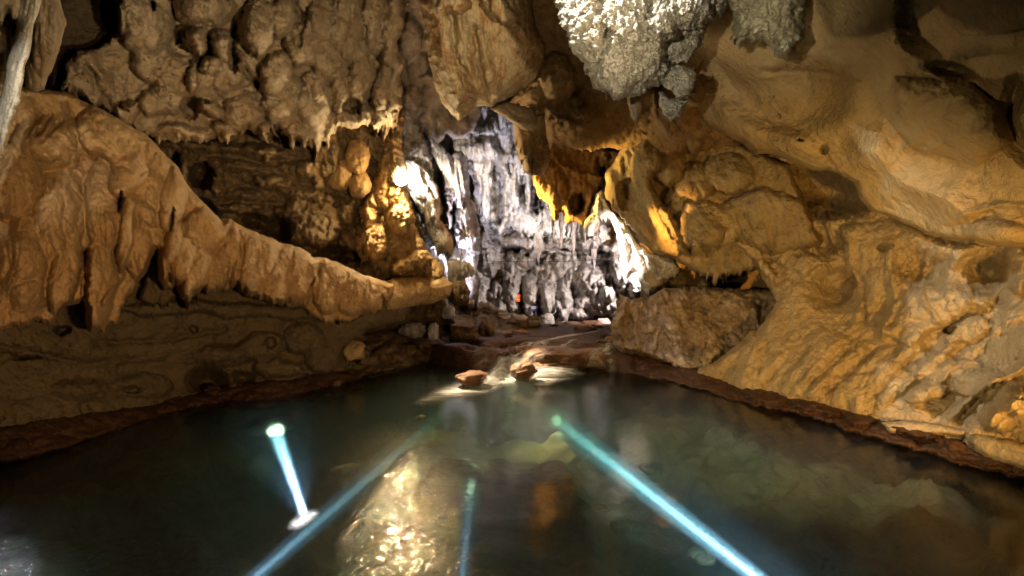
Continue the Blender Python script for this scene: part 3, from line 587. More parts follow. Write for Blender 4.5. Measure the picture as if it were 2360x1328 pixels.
# speckled stalactites
rock('stalactite', [(1262, -170), (1760, -170), (1690, 0), (1668, 34), (1630, 62), (1612, 110), (1580, 140), (1545, 150), (1530, 190), (1500, 205), (1470, 222), (1430, 226), (1395, 215), (1360, 190), (1338, 140), (1310, 100), (1290, 50), (1281, 10)],
     [(1300, 0, 6.3), (1680, 0, 6.9), (1440, 210, 6.7), (1400, 50, 6.0)], M['speckle'], step=2.2, rim=(80, .9),
     feats=[L(1345, 30, 62, 170, 10, .25), L(1420, 150, 60, 74, 0, .35), L(1455, 30, 60, 80, 0, .4), L(1530, 40, 50, 60, 0, .5), L(1600, 20, 50, 50, 0, .45), L(1490, 130, 50, 60, 0, .2), ('ridge', [(1400, -60), (1378, 20), (1402, 80), (1380, 150)], 16, -.25), ('ridge', [(1480, 60), (1540, 96), (1600, 90)], 14, -.2), ('ridge', [(1500, -20), (1495, 40)], 12, -.2), L(1556, 120, 50, 50, 30, -.3)],
     big=(.2, .8), bil=(.20, .32), cell=(.14, .12), grit=(.07, .05), warp=(15, 22), drip=(8, 14), seed=35, back=.8, label='huge bumpy grey white stalactite at top right of centre', cat='stalactite')
rock('stalactite', [(1528, 180), (1545, 155), (1570, 148), (1598, 160), (1606, 185), (1590, 212), (1570, 226), (1548, 215), (1532, 198)], [(1530, 180, 7.2), (1600, 180, 7.2), (1565, 220, 7.2)], M['speckle'], step=2.2, rim=(26, .4), bil=(.16, .3), cell=(.07, .1), grit=(.05, .05), warp=(14, 24), seed=36, back=.4,
     label='small round bright white stone knob beside the huge bumpy stalactite', cat='stalactite')
rock('stalactite', [(1518, 215), (1545, 225), (1585, 228), (1580, 250), (1568, 272), (1545, 279), (1528, 262), (1520, 240)], [(1530, 220, 7.7), (1580, 230, 7.7), (1550, 275, 7.7)], M['speckle'], step=2.2, rim=(22, .35), bil=(.16, .3), cell=(.05, .1), grit=(.05, .05), warp=(12, 22), seed=37, back=.35,
     label='lower grey stone knob hanging below the small bright one', cat='stalactite')
rock('stalactite', [(1670, -150), (1880, -150), (1858, 0), (1858, 40), (1850, 90), (1836, 115), (1815, 136), (1790, 128), (1770, 105), (1745, 95), (1700, 102), (1688, 80), (1690, 30), (1675, -10)],
     [(1690, 0, 7.2), (1860, 0, 7.0), (1800, 130, 7.4)], rock_mat('greenish_limestone', (0.36, 0.32, 0.2), (0.5, 0.46, 0.32), (0.12, 0.1, 0.05), (0.25, 0.2, 0.1), .7, 80, 3, .4, .8, 1.5), step=2.3, rim=(30, .6), feats=[L(1780, 30, 50, 70, 10, .3), L(1820, 90, 34, 50, 0, .3), L(1710, 60, 26, 50, 0, .15)],
     bil=(.30, .4), cell=(.10, .16), grit=(.05, .06), warp=(16, 24), drip=(14, 12), seed=38, back=.5, label='jagged greenish grey stalactite right of the huge bumpy one', cat='stalactite')

# amber arch and curtains, centre right
rock('rock_arch', [(1200, 300), (1265, 340), (1300, 330), (1345, 345), (1440, 335), (1480, 380), (1460, 420), (1400, 408), (1388, 440), (1373, 448), (1362, 495), (1344, 518), (1325, 512), (1305, 517), (1294, 486), (1279, 506), (1272, 498), (1262, 470), (1240, 442), (1223, 402)],
     [(1230, 400, 18.6), (1300, 480, 18.4), (1440, 350, 16.8), (1370, 440, 17.6), (1270, 340, 17.6)], rock_mat('brown_amber_rock', (0.23, 0.13, 0.045), (0.30, 0.18, 0.07), (0.07, 0.035, 0.012), (0.22, 0.1, 0.02), .9, 80, 4, .5, .6, 1.0), step=2.4, rim=(14, .7),
     feats=[('poly', [(1270, 338), (1330, 342), (1440, 338), (1455, 385), (1400, 408), (1340, 400), (1290, 380)], 22, -.5), ('poly', [(1360, 345), (1400, 338), (1435, 350), (1450, 385), (1425, 388), (1390, 372)], 12, .55), L(1270, 430, 34, 60, -25, .6), L(1330, 460, 44, 50, 0, .5), L(1330, 470, 20, 26, 0, -1.0), L(1390, 398, 8, 12, 0, -.6), L(1250, 380, 18, 30, 0, .5)],
     big=(.3, 2), bil=(.35, .9), fl=(.3, .3, 4), grit=(.04, .12), warp=(7, 18), drip=(16, 10), seed=40, label='amber lit arch of jagged rock hanging in front of the far chamber', cat='rock formation')
rock('drapery', [(1373, 447), (1390, 437), (1396, 455), (1420, 488), (1448, 512), (1452, 530), (1472, 560), (1500, 585), (1560, 600), (1566, 625), (1530, 650), (1500, 680), (1478, 665), (1468, 626), (1441, 642), (1430, 596), (1424, 550), (1417, 524), (1405, 503), (1385, 506), (1379, 528), (1370, 543), (1352, 548), (1345, 518), (1362, 490)],
     [(1380, 450, 17), (1350, 545, 17.4), (1440, 640, 17.4), (1560, 620, 15.6), (1480, 670, 17)], M['white'], step=2.2, rim=(12, .5), feats=[('ridge', [(1380, 440), (1378, 500), (1362, 545)], 8, .3), ('ridge', [(1392, 450), (1430, 520), (1445, 640)], 14, .4), ('ridge', [(1450, 540), (1475, 600), (1500, 680)], 12, .35), ('ridge', [(1480, 580), (1530, 640)], 12, .35)],
     big=(.2, 1.5), bil=(.2, .7), fl=(.35, .3, 7), grit=(.04, .1), ang=80, warp=(5, 16), drip=(8, 9), seed=41, back=.4, label='bright cream drapery forming a pointed arch over the stream gap', cat='flowstone')
rock('cave_ceiling', [(1395, 400), (1440, 330), (1480, 290), (1560, 300), (1700, 330), (1820, 380), (1900, 560), (1760, 620), (1640, 640), (1590, 620), (1565, 600), (1520, 590), (1480, 560), (1450, 515), (1415, 480), (1395, 445)],
     [(1410, 430, 15.8), (1480, 300, 14.6), (1600, 600, 13.6), (1800, 400, 11.8), (1850, 560, 12)], rock_mat('olive_limestone', (0.27, 0.19, 0.09), (0.34, 0.26, 0.14), (0.1, 0.06, 0.03), (0.25, 0.14, 0.05), 1.0, 70, 4, .5, .6, .9), step=2.6, rim=(16, .6),
     feats=[('poly', [(1455, 350), (1490, 320), (1510, 360), (1500, 420), (1530, 470), (1570, 520), (1590, 590), (1560, 590), (1520, 540), (1480, 480), (1458, 420)], 18, .9), L(1620, 520, 66, 64, 15, 1.1), ('poly', [(1630, 480), (1760, 430), (1880, 470), (1900, 560), (1780, 600), (1700, 560)], 30, .5), L(1540, 380, 40, 50, 0, .6), L(1600, 420, 50, 50, 0, .5), L(1680, 400, 60, 50, 10, .6), L(1450, 450, 30, 40, 0, -.4), L(1500, 360, 26, 50, 0, .9), L(1560, 460, 30, 40, 0, .4)],
     big=(.3, 2.5), bil=(.14, 1.1), fl=(.16, .4, 5), grit=(.03, .1), ang=75, warp=(8, 26), drip=(12, 12), seed=42, label='olive brown rock mass hanging between the cream drapery and the right wall', cat='cave ceiling', kind='structure')
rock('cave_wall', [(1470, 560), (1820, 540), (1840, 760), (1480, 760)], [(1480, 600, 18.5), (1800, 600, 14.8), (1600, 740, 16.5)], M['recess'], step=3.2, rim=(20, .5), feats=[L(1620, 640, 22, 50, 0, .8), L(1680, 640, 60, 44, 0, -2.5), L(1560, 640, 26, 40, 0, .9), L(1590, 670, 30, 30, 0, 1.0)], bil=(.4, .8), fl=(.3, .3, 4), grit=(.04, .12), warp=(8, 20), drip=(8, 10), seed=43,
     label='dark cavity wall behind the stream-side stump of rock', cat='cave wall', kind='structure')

# right ceiling: big smooth planes
RC = [('poly', [(2118, -170), (2106, 30), (2122, 84), (2172, 122), (2186, 146), (2240, 132), (2290, 122), (2720, 170), (2720, -170)], 90, .45),
      ('spoly', [(1870, -170), (1870, 60), (1900, 120), (1990, 140), (2080, 172), (2120, 180), (2180, 146), (2120, 84), (2106, 30), (2110, -170)], 60, .35),
      ('poly', [(2060, 175), (2235, 190), (2310, 250), (2330, 330), (2300, 350), (2250, 385), (2110, 345), (2060, 300), (2030, 240)], 110, .65),
      ('spoly', [(1990, 270), (2050, 250), (2110, 345), (2240, 390), (2290, 470), (2270, 560), (2180, 550), (2060, 500), (2010, 480), (1975, 420), (1930, 390), (1940, 320)], 120, .5),
      L(2195, 160, 78, 26, 8, -.7), L(1844, 322, 7, 5, 0, -.35), L(1900, 345, 10, 12, 0, -.2), L(2300, 540, 100, 46, 0, .3), L(2040, 410, 50, 44, 0, -.12), L(1700, 290, 120, 50, 25, .25), L(1820, 330, 90, 40, 20, .3),
      ('ridge', [(1895, 340), (1915, 370), (1930, 395)], 6, -.10), ('ridge', [(1760, 165), (1880, 165), (1980, 180)], 12, -.08),
      ('ridge', [(2060, 310), (2110, 255), (2190, 215)], 16, .07), ('ridge', [(2090, 340), (2150, 280), (2240, 240)], 17, .07), ('ridge', [(2140, 350), (2200, 310), (2290, 280)], 17, .08),
      ('ridge', [(2345, 200), (2320, 270), (2335, 330), (2375, 360)], 34, -.35), ('ridge', [(2150, 100), (2260, 78), (2390, 60)], 6, -.05), ('ridge', [(2210, 500), (2300, 470), (2380, 480)], 12, .08), ('ridge', [(2180, 525), (2290, 500), (2380, 520)], 9, -.07),
      ('spoly', [(1640, 120), (1750, 150), (1860, 120), (1960, 140), (1985, 170), (1980, 260), (1940, 300), (1800, 340), (1700, 300), (1620, 220)], 70, -.35)]
rock('cave_ceiling', [(1560, -170), (2720, -170), (2720, 620), (2440, 590), (2362, 573), (2315, 571), (2275, 563), (2234, 552), (2181, 551), (2140, 540), (2092, 520), (2059, 503), (2010, 488), (1980, 458), (1972, 420), (1920, 396), (1876, 392), (1836, 377), (1785, 356), (1741, 356), (1700, 324), (1640, 296), (1600, 270), (1560, 200)],
     [(1600, 0, 9.4), (1640, 290, 11.4), (1980, 440, 9.2), (2360, 570, 6.8), (2360, 0, 5.6), (1950, 100, 8.0), (2540, 300, 5.6)], M['smooth'], step=3, rim=(12, .5), feats=RC,
     big=(0.35, 3.5), bil=(0.03, 1.0), fl=(0.03, .5, 4), grit=(0.012, 0.08), ang=35, warp=(6, 50), seed=44,
     label='broad smooth ochre ceiling sweeping over the right bank', cat='cave ceiling', kind='structure')

# right bank wall
RW = [L(1890, 440, 150, 76, 12, -2.4), L(1780, 500, 90, 50, 20, .2), ('poly', [(1570, 465), (1660, 470), (1780, 540), (1900, 600), (1850, 640), (1740, 580), (1700, 552), (1640, 585), (1590, 580), (1572, 510)], 14, .3),
      ('poly', [(1690, 560), (1745, 560), (1790, 640), (1780, 665), (1740, 640), (1735, 610), (1670, 575)], 9, .5),
      ('poly', [(1940, 520), (2060, 505), (2180, 555), (2320, 570), (2330, 640), (2290, 700), (2200, 740), (2100, 800), (2000, 760), (1990, 640), (1950, 600)], 30, .3),
      L(1925, 660, 80, 64, 0, -.7), L(1890, 560, 70, 44, 0, -.5), L(2040, 700, 60, 80, 20, -.4), L(2130, 620, 100, 70, 20, -.8), L(2270, 625, 100, 66, -30, -1.2), L(2300, 660, 50, 60, 20, -.5), L(2038, 568, 22, 12, 0, -.3), L(1765, 575, 12, 8, 0, -.2), L(1835, 585, 14, 10, 0, -.25), L(1850, 540, 7, 7, 0, -.15),
      ('ridge', [(1840, 500), (1860, 560), (1900, 600), (1915, 622)], 9, .22), ('ridge', [(1900, 490), (1920, 560), (1945, 590)], 9, .25), ('ridge', [(1690, 510), (1720, 560)], 7, .15), ('ridge', [(1950, 540), (1985, 700), (1960, 760)], 16, .2), ('ridge', [(2050, 560), (2060, 700), (2030, 780)], 20, .2), ('ridge', [(2130, 600), (2125, 690), (2160, 740)], 12, .14), ('ridge', [(2230, 640), (2235, 700)], 12, .14)]
dg = [[(1645, 862), (1660, 830), (1720, 790), (1750, 770)], [(1700, 880), (1740, 800), (1790, 750), (1800, 690)], [(1745, 885), (1800, 815), (1850, 770), (1870, 700)], [(1790, 890), (1850, 830), (1885, 770), (1905, 700)], [(1835, 895), (1880, 850), (1930, 790), (1945, 730)], [(1880, 905), (1930, 850), (1975, 800), (1990, 740)], [(1925, 905), (1975, 860), (2040, 800), (2080, 740)],
      [(1975, 915), (2050, 850), (2120, 790), (2160, 740)], [(2040, 920), (2090, 880), (2180, 800), (2240, 750)], [(2110, 930), (2170, 880), (2260, 800), (2330, 740)], [(2200, 960), (2260, 900), (2330, 860), (2420, 820)], [(2240, 990), (2310, 940), (2420, 900)]]
for k, g in enumerate(dg):
    g = [(a + 8 * math.sin(k * 2.3 + i), b) for i, (a, b) in enumerate(g) if b > 730 + 25 * (k % 3)]
    if len(g) < 2: continue
    RW.append(('ridge', g, 22 + (k * 7 % 5) * 7, .14 + .09 * (k * 5 % 3)))
    if k % 3: RW.append(('ridge', [(a + 22 + 6 * (k % 2), b + 6) for a, b in g], 9, -.08))
RW += [L(2230, 760, 60, 26, -20, .3), L(2160, 855, 50, 40, -20, .35), L(2140, 905, 60, 22, -15, .45), L(2220, 870, 60, 40, 0, .3), L(2340, 930, 80, 60, 10, .65), L(2270, 880, 50, 40, 20, .35), L(2300, 960, 50, 40, 30, .5), L(2345, 620, 30, 60, 0, .35), L(2420, 760, 120, 110, 0, .3), L(2190, 760, 18, 8, -10, -.4)]
rock('cave_wall', [(1572, 460), (1640, 440), (1700, 360), (1800, 340), (2100, 440), (2720, 540), (2720, 1180), (2360, 1092), (2200, 1052), (2000, 1002), (1850, 952), (1700, 922), (1560, 882), (1600, 855), (1650, 825), (1700, 790), (1760, 745), (1790, 690), (1770, 655), (1735, 610), (1690, 570), (1640, 588), (1590, 590), (1575, 520)],
     [(1580, 480, 13), (1640, 880, 12.1), (1850, 930, 9.8), (2100, 1010, 7.7), (2360, 1080, 6.3), (1800, 380, 12.4), (2100, 470, 10), (2360, 580, 7.6), (2400, 800, 6.6), (2540, 1100, 5.4), (1980, 660, 10.6), (1780, 650, 12.2), (2200, 800, 8.2)], M['right'], step=2.7, rim=(16, .6), feats=RW,
     big=(0.3, 2.6), bil=(0.14, .8), fl=(0.11, .24, 3), cell=(.08, .3), grit=(0.018, 0.07), ang=128, warp=(12, 44), seed=45,
     label='golden right bank wall scooped into hollows with slanting ribs at its foot', cat='cave wall', kind='structure')
rock('wet_shore', [(1395, 810), (1480, 812), (1600, 845), (1700, 875), (1850, 915), (2000, 955), (2100, 965), (2200, 985), (2360, 1050), (2720, 1130), (2720, 1240), (2360, 1110), (2200, 1070), (2000, 1010), (1850, 960), (1700, 930), (1600, 895), (1450, 865), (1380, 850)],
     [(1450, 845, 14.6), (1700, 905, 10.8), (2000, 990, 8.0), (2360, 1080, 6.2), (1600, 850, 13.0), (2200, 1000, 7.4)], M['wet'], step=2.7, rim=(12, .4), feats=[L(1760, 915, 50, 14, 12, .25), L(1880, 935, 60, 16, 12, .25), L(2100, 990, 70, 18, 12, .3), L(1980, 965, 40, 14, 12, .2)], big=(.1, 1), bil=(0.2, 0.4), cell=(0.1, .3), grit=(0.03, 0.1), ang=12, warp=(12, 40), seed=46,
     label='wet red brown shelf of rock along the right waterline', cat='shore', kind='structure')
rock('boulder', [(2228, 1010), (2250, 1000), (2330, 1015), (2480, 1050), (2480, 1120), (2340, 1078), (2270, 1055), (2235, 1035)], [(2230, 1020, 6.7), (2360, 1050, 6.0), (2470, 1100, 5.5)], M['right'], step=2.6, rim=(16, .25), big=(.06, .6), bil=(.05, .3), grit=(.015, .05), warp=(5, 30), seed=47, back=.3,
     label='long flat slab lying in the water at the right edge', cat='boulder')
rock('boulder', [(2030, 975), (2080, 968), (2160, 978), (2240, 992), (2220, 1006), (2130, 1004), (2050, 998)], [(2040, 985, 7.6), (2230, 1000, 6.9), (2130, 970, 7.3)], M['right'], step=2.6, rim=(10, .2), bil=(.05, .3), grit=(.015, .05), warp=(4, 26), seed=48, back=.3,
     label='low pale slab on the wet shelf, left of the long flat slab', cat='boulder')

# stump of rock right of the rapids
rock('rock_stump', [(1428, 681), (1441, 684), (1453, 694), (1481, 689), (1530, 672), (1571, 661), (1644, 664), (1720, 668), (1780, 662), (1830, 680), (1830, 726), (1790, 775), (1740, 800), (1700, 810), (1660, 827), (1640, 858), (1579, 852), (1518, 830), (1481, 822), (1425, 812), (1405, 770), (1418, 718)],
     [(1420, 700, 15.2), (1420, 800, 14.6), (1640, 850, 12.9), (1760, 680, 13.6), (1560, 670, 15.2)], rock_mat('banded_rock', (0.32, 0.22, 0.13), (0.46, 0.35, 0.23), (0.08, 0.05, 0.03), (0.17, 0.10, 0.055), .9, 82, 7, .8, .8, 1.3), step=2.4, rim=(16, .5),
     feats=[L(1465, 745, 60, 80, 10, .35), L(1600, 690, 120, 30, 0, .5), L(1590, 760, 70, 40, 10, .3), ('ridge', [(1440, 690), (1430, 760), (1420, 810)], 16, .3), ('ridge', [(1475, 700), (1465, 760), (1460, 810)], 14, .25), ('ridge', [(1510, 700), (1500, 760)], 12, .2), L(1560, 720, 90, 34, 5, .35), L(1680, 710, 70, 34, 10, .35), L(1570, 800, 60, 40, 20, -.35), L(1700, 780, 40, 24, -20, .3), L(1640, 810, 26, 44, 20, .4), L(1500, 790, 18, 36, 0, .3), L(1760, 720, 16, 26, 0, -.4)],
     big=(.2, 1.5), bil=(.32, 1.0), fl=(.32, .42, 5), cell=(.06, .4), grit=(.04, .08), ang=84, warp=(15, 34), seed=49, label='broad banded stump of brown rock right of the rapids', cat='rock formation')

# ------------------------------------------------------------------ stream bed above the pool
def grid_world(name, x0, x1, y0, y1, s, fn, mat):
    xs = np.arange(x0, x1, s); ys = np.arange(y0, y1, s); X, Y = np.meshgrid(xs, ys)
    Z = fn(X.ravel(), Y.ravel()); V = np.c_[X.ravel(), Y.ravel(), Z]
    ny, nx = X.shape; i = np.arange(ny * nx).reshape(ny, nx)
    Fq = np.stack([i[:-1, :-1].ravel(), i[:-1, 1:].ravel(), i[1:, 1:].ravel(), i[1:, :-1].ravel()], 1)
    return link_mesh(name, V, Fq, mat, loc=(0, 0, 0))

def smooth(a, b, t):
    t = np.clip((t - a) / (b - a), 0, 1); return t * t * (3 - 2 * t)

def bed_h(x, y):
    p = np.c_[x, y, x * 0]
    lip = 13.6 + 0.18 * (x - 0.3) ** 2 * (x < 0.3) * 0.6 - 0.10 * (x - 2) + 0.7 * fbm(p / 1.3, 3)
    z = -3.6 + 3.95 * smooth(-1.3, 1.0, y - lip)
    z += 0.22 * smooth(0, 0.8, y - lip - 2.6 - 0.6 * fbm(p / 1.1 + 5, 2)) + 0.12 * smooth(0, 0.6, y - lip - 5.0 - fbm(p / 1.1 + 8, 2))
    d1, d2 = worley(p * (0.9, 0.7, 1) + 0.4 * fbm(p, 2)[:, None])
    e1, e2 = worley(p * (1.3, 2.3, 1) + 4)
    z += (0.50 * (0.75 - d1) + 0.22 * (.6 - e1) + 0.12 * fbm(p * 3, 3) + 0.03 * fbm(p * 10, 2)) * smooth(-1.0, 1.2, y - lip + 0.6)
    z -= 0.012 * np.clip(y - 22, 0, 20)
    z = np.minimum(z, 0.62 + 0.02 * fbm(p * 2, 2))
    return z
grid = grid_world('stream_bed', -7, 9, 11.0, 34, 0.05, bed_h, M['wet'])
finish(grid, 'stepped wet red brown stream bed above the pool', 'stream bed', kind='structure')

def pool_h(x, y):
    p = np.c_[x, y, x * 0]
    c = -0.35 + 0.02 * y
    wd = 1.05 + 0.03 * (12 - y)
    t = np.abs(x - c)
    z = -2.0 + 1.15 * (1 - smooth(wd, wd + 0.7 + 0.5 * fbm(p / 1.2, 2), t)) * (1 - smooth(8.0, 12.5, y + fbm(p, 2)))
    z += 1.0 * smooth(0.5, 4.5, x - 2.0 + 0.12 * (y - 6)) + 1.1 * smooth(1.0, 4.0, -x - 3.2)
    d1, d2 = worley(p * 1.1 + 0.5 * fbm(p, 2)[:, None])
    e1, e2 = worley(p * 2.7 + 0.3 * fbm(p, 2)[:, None])
    z += (0.75 * (0.7 - d1) + 0.22 * (0.6 - e1)) * smooth(wd - .3, wd + .5, t) + 0.03 * (.6 - e1) + 0.25 * fbm(p / 1.5, 3) + 0.05 * fbm(p * 3, 3)
    return z
bed = grid_world('pool_bed', -12, 12, -3, 15, 0.07, pool_h, M['bed'])
finish(bed, 'stony bed of the pool', 'pool bed', kind='structure')

# ------------------------------------------------------------------ water
def water():
    m = NT('pool_water')
    geo = m.n('ShaderNodeNewGeometry').outputs['Position']
    mp = m.n('ShaderNodeMapping'); mp.inputs['Rotation'].default_value = (0, 0, R(28)); mp.inputs['Scale'].default_value = (0.35, 1.0, 1); m.l(geo, mp.inputs['Vector'])
    n0 = m.noise(mp.outputs[0], 1.6, 2, 0.5, 0.3)
    n1 = m.noise(geo, 8.0, 3, 0.6, 1.2)
    # patches where the current ruffles the surface
    def patch(cx, cy, rx, ry):
        sx = m.n('ShaderNodeSeparateXYZ'); m.l(geo, sx.inputs[0])
        ax = m.math('DIVIDE', m.math('SUBTRACT', sx.outputs['X'], cx), rx); ay = m.math('DIVIDE', m.math('SUBTRACT', sx.outputs['Y'], cy), ry)
        d = m.math('ADD', m.math('POWER', m.math('ABSOLUTE', ax), 2.0), m.math('POWER', m.math('ABSOLUTE', ay), 2.0))
        d = m.math('ADD', d, m.math('MULTIPLY', m.math('SUBTRACT', m.noise(geo, 1.8, 4, 0.65), 0.5), 1.6))
        mr = m.n('ShaderNodeMapRange'); mr.inputs['From Min'].default_value = 1.05; mr.inputs['From Max'].default_value = 0.55
        m.l(d, mr.inputs['Value']); return mr.outputs[0]
    a = patch(-1.1, 5.4, 0.75, 2.2); b_ = patch(-4.6, 4.0, 2.4, 0.8)
    mask = m.math('MAXIMUM', a, b_)
    hgt = m.math('ADD', m.math('MULTIPLY', n0, 0.012), m.math('MULTIPLY', n1, m.math('ADD', m.math('MULTIPLY', a, 0.020), m.math('MULTIPLY', b_, 0.032))))
    bp = m.n('ShaderNodeBump'); bp.inputs['Strength'].default_value = 1.0; bp.inputs['Distance'].default_value = 1.0; m.l(hgt, bp.inputs['Height'])
    fr = m.n('ShaderNodeFresnel'); fr.inputs['IOR'].default_value = 1.33; m.l(bp.outputs[0], fr.inputs['Normal'])
    g = m.n('ShaderNodeBsdfGlossy'); m.l(bp.outputs[0], g.inputs['Normal'])
    rg = m.math('SUBTRACT', 0.14, m.math('MULTIPLY', mask, 0.10)); m.l(rg, g.inputs['Roughness'])
    t = m.n('ShaderNodeBsdfTransparent'); t.inputs['Color'].default_value = (1, 1, 1, 1)
    mx = m.n('ShaderNodeMixShader'); m.l(fr.outputs[0], mx.inputs[0]); m.l(t.outputs[0], mx.inputs[1]); m.l(g.outputs[0], mx.inputs[2])
    m.l(mx.outputs[0], m.out.inputs['Surface'])
    vs = m.n('ShaderNodeVolumeScatter'); vs.inputs['Color'].default_value = (0.68, 0.85, 0.90, 1); vs.inputs['Density'].default_value = 0.085; vs.inputs['Anisotropy'].default_value = 0.0
    va = m.n('ShaderNodeVolumeAbsorption'); va.inputs['Color'].default_value = (0.54, 0.79, 0.62, 1); va.inputs['Density'].default_value = 0.30
    ad = m.n('ShaderNodeAddShader'); m.l(vs.outputs[0], ad.inputs[0]); m.l(va.outputs[0], ad.inputs[1]); m.l(ad.outputs[0], m.out.inputs['Volume'])
    V = [(-13, -4, -3.2), (13, -4, -3.2), (13, 16.5, -3.2), (-13, 16.5, -3.2), (-13, -4, 0), (13, -4, 0), (13, 16.5, 0), (-13, 16.5, 0)]
    Fc = [(0, 3, 2, 1), (4, 5, 6, 7), (0, 1, 5, 4), (1, 2, 6, 5), (2, 3, 7, 6), (3, 0, 4, 7)]
    o = link_mesh('water', V, Fc, m.m, loc=(0, 6, 0), smooth=False)
    finish(o, 'dark green pool with drifting current', 'water', kind='structure')
water()

# foam and falling water: soft silky sheets
def foam_mat(name, c, dens, ang=0, stretch=5, scale=4):
    m = NT(name)
    geo = m.n('ShaderNodeNewGeometry').outputs['Position']
    mp = m.n('ShaderNodeMapping'); mp.inputs['Rotation'].default_value = (0, 0, R(ang)); mp.inputs['Scale'].default_value = (1.0 / stretch, 1, 1); m.l(geo, mp.inputs['Vector'])
    n = m.noise(mp.outputs[0], scale, 4, 0.6, 0.3)
    at = m.n('ShaderNodeAttribute', attribute_name='fade')
    al = m.math('MULTIPLY', m.math('MULTIPLY', at.outputs['Fac'], m.ramp(n, [(0.3, 0.1), (0.62, 1.0)])), dens); al = m.math('MINIMUM', al, 1.0)
    d = m.n('ShaderNodeBsdfDiffuse'); d.inputs['Color'].default_value = (*c, 1)
    tl = m.n('ShaderNodeBsdfTranslucent'); tl.inputs['Color'].default_value = (*c, 1)
    md = m.n('ShaderNodeMixShader'); md.inputs[0].default_value = 0.3; m.l(d.outputs[0], md.inputs[1]); m.l(tl.outputs[0], md.inputs[2])
    t = m.n('ShaderNodeBsdfTransparent')
    mx = m.n('ShaderNodeMixShader'); m.l(al, mx.inputs[0]); m.l(t.outputs[0], mx.inputs[1]); m.l(md.outputs[0], mx.inputs[2])
    m.l(mx.outputs[0], m.out.inputs['Surface']); return m.m
M['foam'] = foam_mat('foam', (0.85, 0.83, 0.8), 2.2, 25)
M['veil'] = foam_mat('falling_water', (0.80, 0.8, 0.82), 1.5, 90, 3, 6)

def sheet(name, outline, depth, mat, fade=20, step=4, bulge=0.0, label=None, cat='water', kind=None, group=None, power=1.3, fn=None):
    pts = np.asarray(outline, float); x0, y0 = pts.min(0); x1, y1 = pts.max(0)
    X, Y = np.meshgrid(np.arange(x0, x1 + step, step), np.arange(y0, y1 + step, step)); x = X.ravel(); y = Y.ravel()
    sd = sdf(x, y, pts)
    if depth == 'pool': Yd = (CH - 0.012) * F / np.maximum(y - H / 2, 60)
    else: Yd = depth_field(x, y, depth)
    fd = np.clip(sd / fade, 0, 1) ** power
    Yd = Yd - bulge * np.clip(sd / fade, 0, 1)
    ny, nx = X.shape; ins = (sd > 0).reshape(ny, nx); ck = ins[:-1, :-1] | ins[1:, :-1] | ins[:-1, 1:] | ins[1:, 1:]
    ii, jj = np.nonzero(ck); b = ii * nx + jj; Fq = np.stack([b, b + nx, b + nx + 1, b + 1], 1)
    used = np.unique(Fq); rem = np.full(len(x), -1, np.int64); rem[used] = np.arange(len(used)); Fq = rem[Fq]
    x, y, Yd, fd = x[used], y[used], Yd[used], fd[used]
    V = np.c_[(x - W / 2) / F * Yd, Yd, CH - (y - H / 2) / F * Yd]
    o = link_mesh(name, V, Fq, mat)
    at = o.data.attributes.new('fade', 'FLOAT', 'POINT'); at.data.foreach_set('value', fd.astype(np.float32))
    return finish(o, label, cat, group, kind)
sheet('waterfall', [(1096, 894), (1118, 862), (1136, 834), (1152, 818), (1172, 820), (1182, 850), (1190, 888), (1150, 900)], [(1110, 890, 11.5), (1150, 825, 12.4), (1180, 880, 11.6)], M['veil'], fade=24, step=3, bulge=.35, power=1.6,
      label='main cream waterfall pouring between two dark rocks', cat='waterfall')
sheet('waterfall', [(1215, 882), (1232, 846), (1258, 838), (1290, 840), (1320, 842), (1352, 862), (1310, 876), (1260, 882)], [(1230, 870, 12.2), (1300, 845, 13.1), (1320, 865, 12.4)], M['veil'], fade=15, step=3, bulge=.3, power=1.5,
      label='low wide waterfall right of the main one', cat='waterfall')
sheet('foam', [(930, 932), (990, 898), (1060, 876), (1120, 856), (1190, 856), (1225, 868), (1190, 892), (1110, 914), (1040, 928), (975, 938)], 'pool', M['foam'], fade=30, step=3, power=1.9, label='streak of cream foam trailing from the main waterfall', cat='foam', kind='stuff')
sheet('foam', [(1190, 872), (1240, 856), (1320, 850), (1410, 858), (1350, 870), (1300, 880), (1260, 894), (1225, 888)], 'pool', M['foam'], fade=20, step=3, power=1.9, label='thin fan of foam under the wide waterfall', cat='foam', kind='stuff')
M['silk'] = foam_mat('silky_water', (0.80, 0.78, 0.76), 0.75, 90, 3, 7)
sheet('waterfall', [(1170, 862), (1185, 828), (1225, 802), (1290, 788), (1350, 784), (1330, 802), (1280, 816), (1240, 834), (1212, 866)], [(1180, 850, 12.6), (1240, 800, 13.2), (1340, 790, 14.6), (1210, 860, 12.4)], M['silk'], fade=16, step=3, bulge=.2,
      label='silky film of water sliding over the long rounded brown rock', cat='waterfall')
sheet('waterfall', [(1340, 850), (1352, 822), (1368, 800), (1392, 786), (1400, 800), (1392, 822), (1404, 846), (1375, 852)], [(1350, 848, 13.7), (1390, 790, 14.6), (1400, 845, 14.0)], M['silk'], fade=12, step=3, bulge=.2,
      label='narrow white fall at the right end of the rapids beside the banded stump', cat='waterfall')
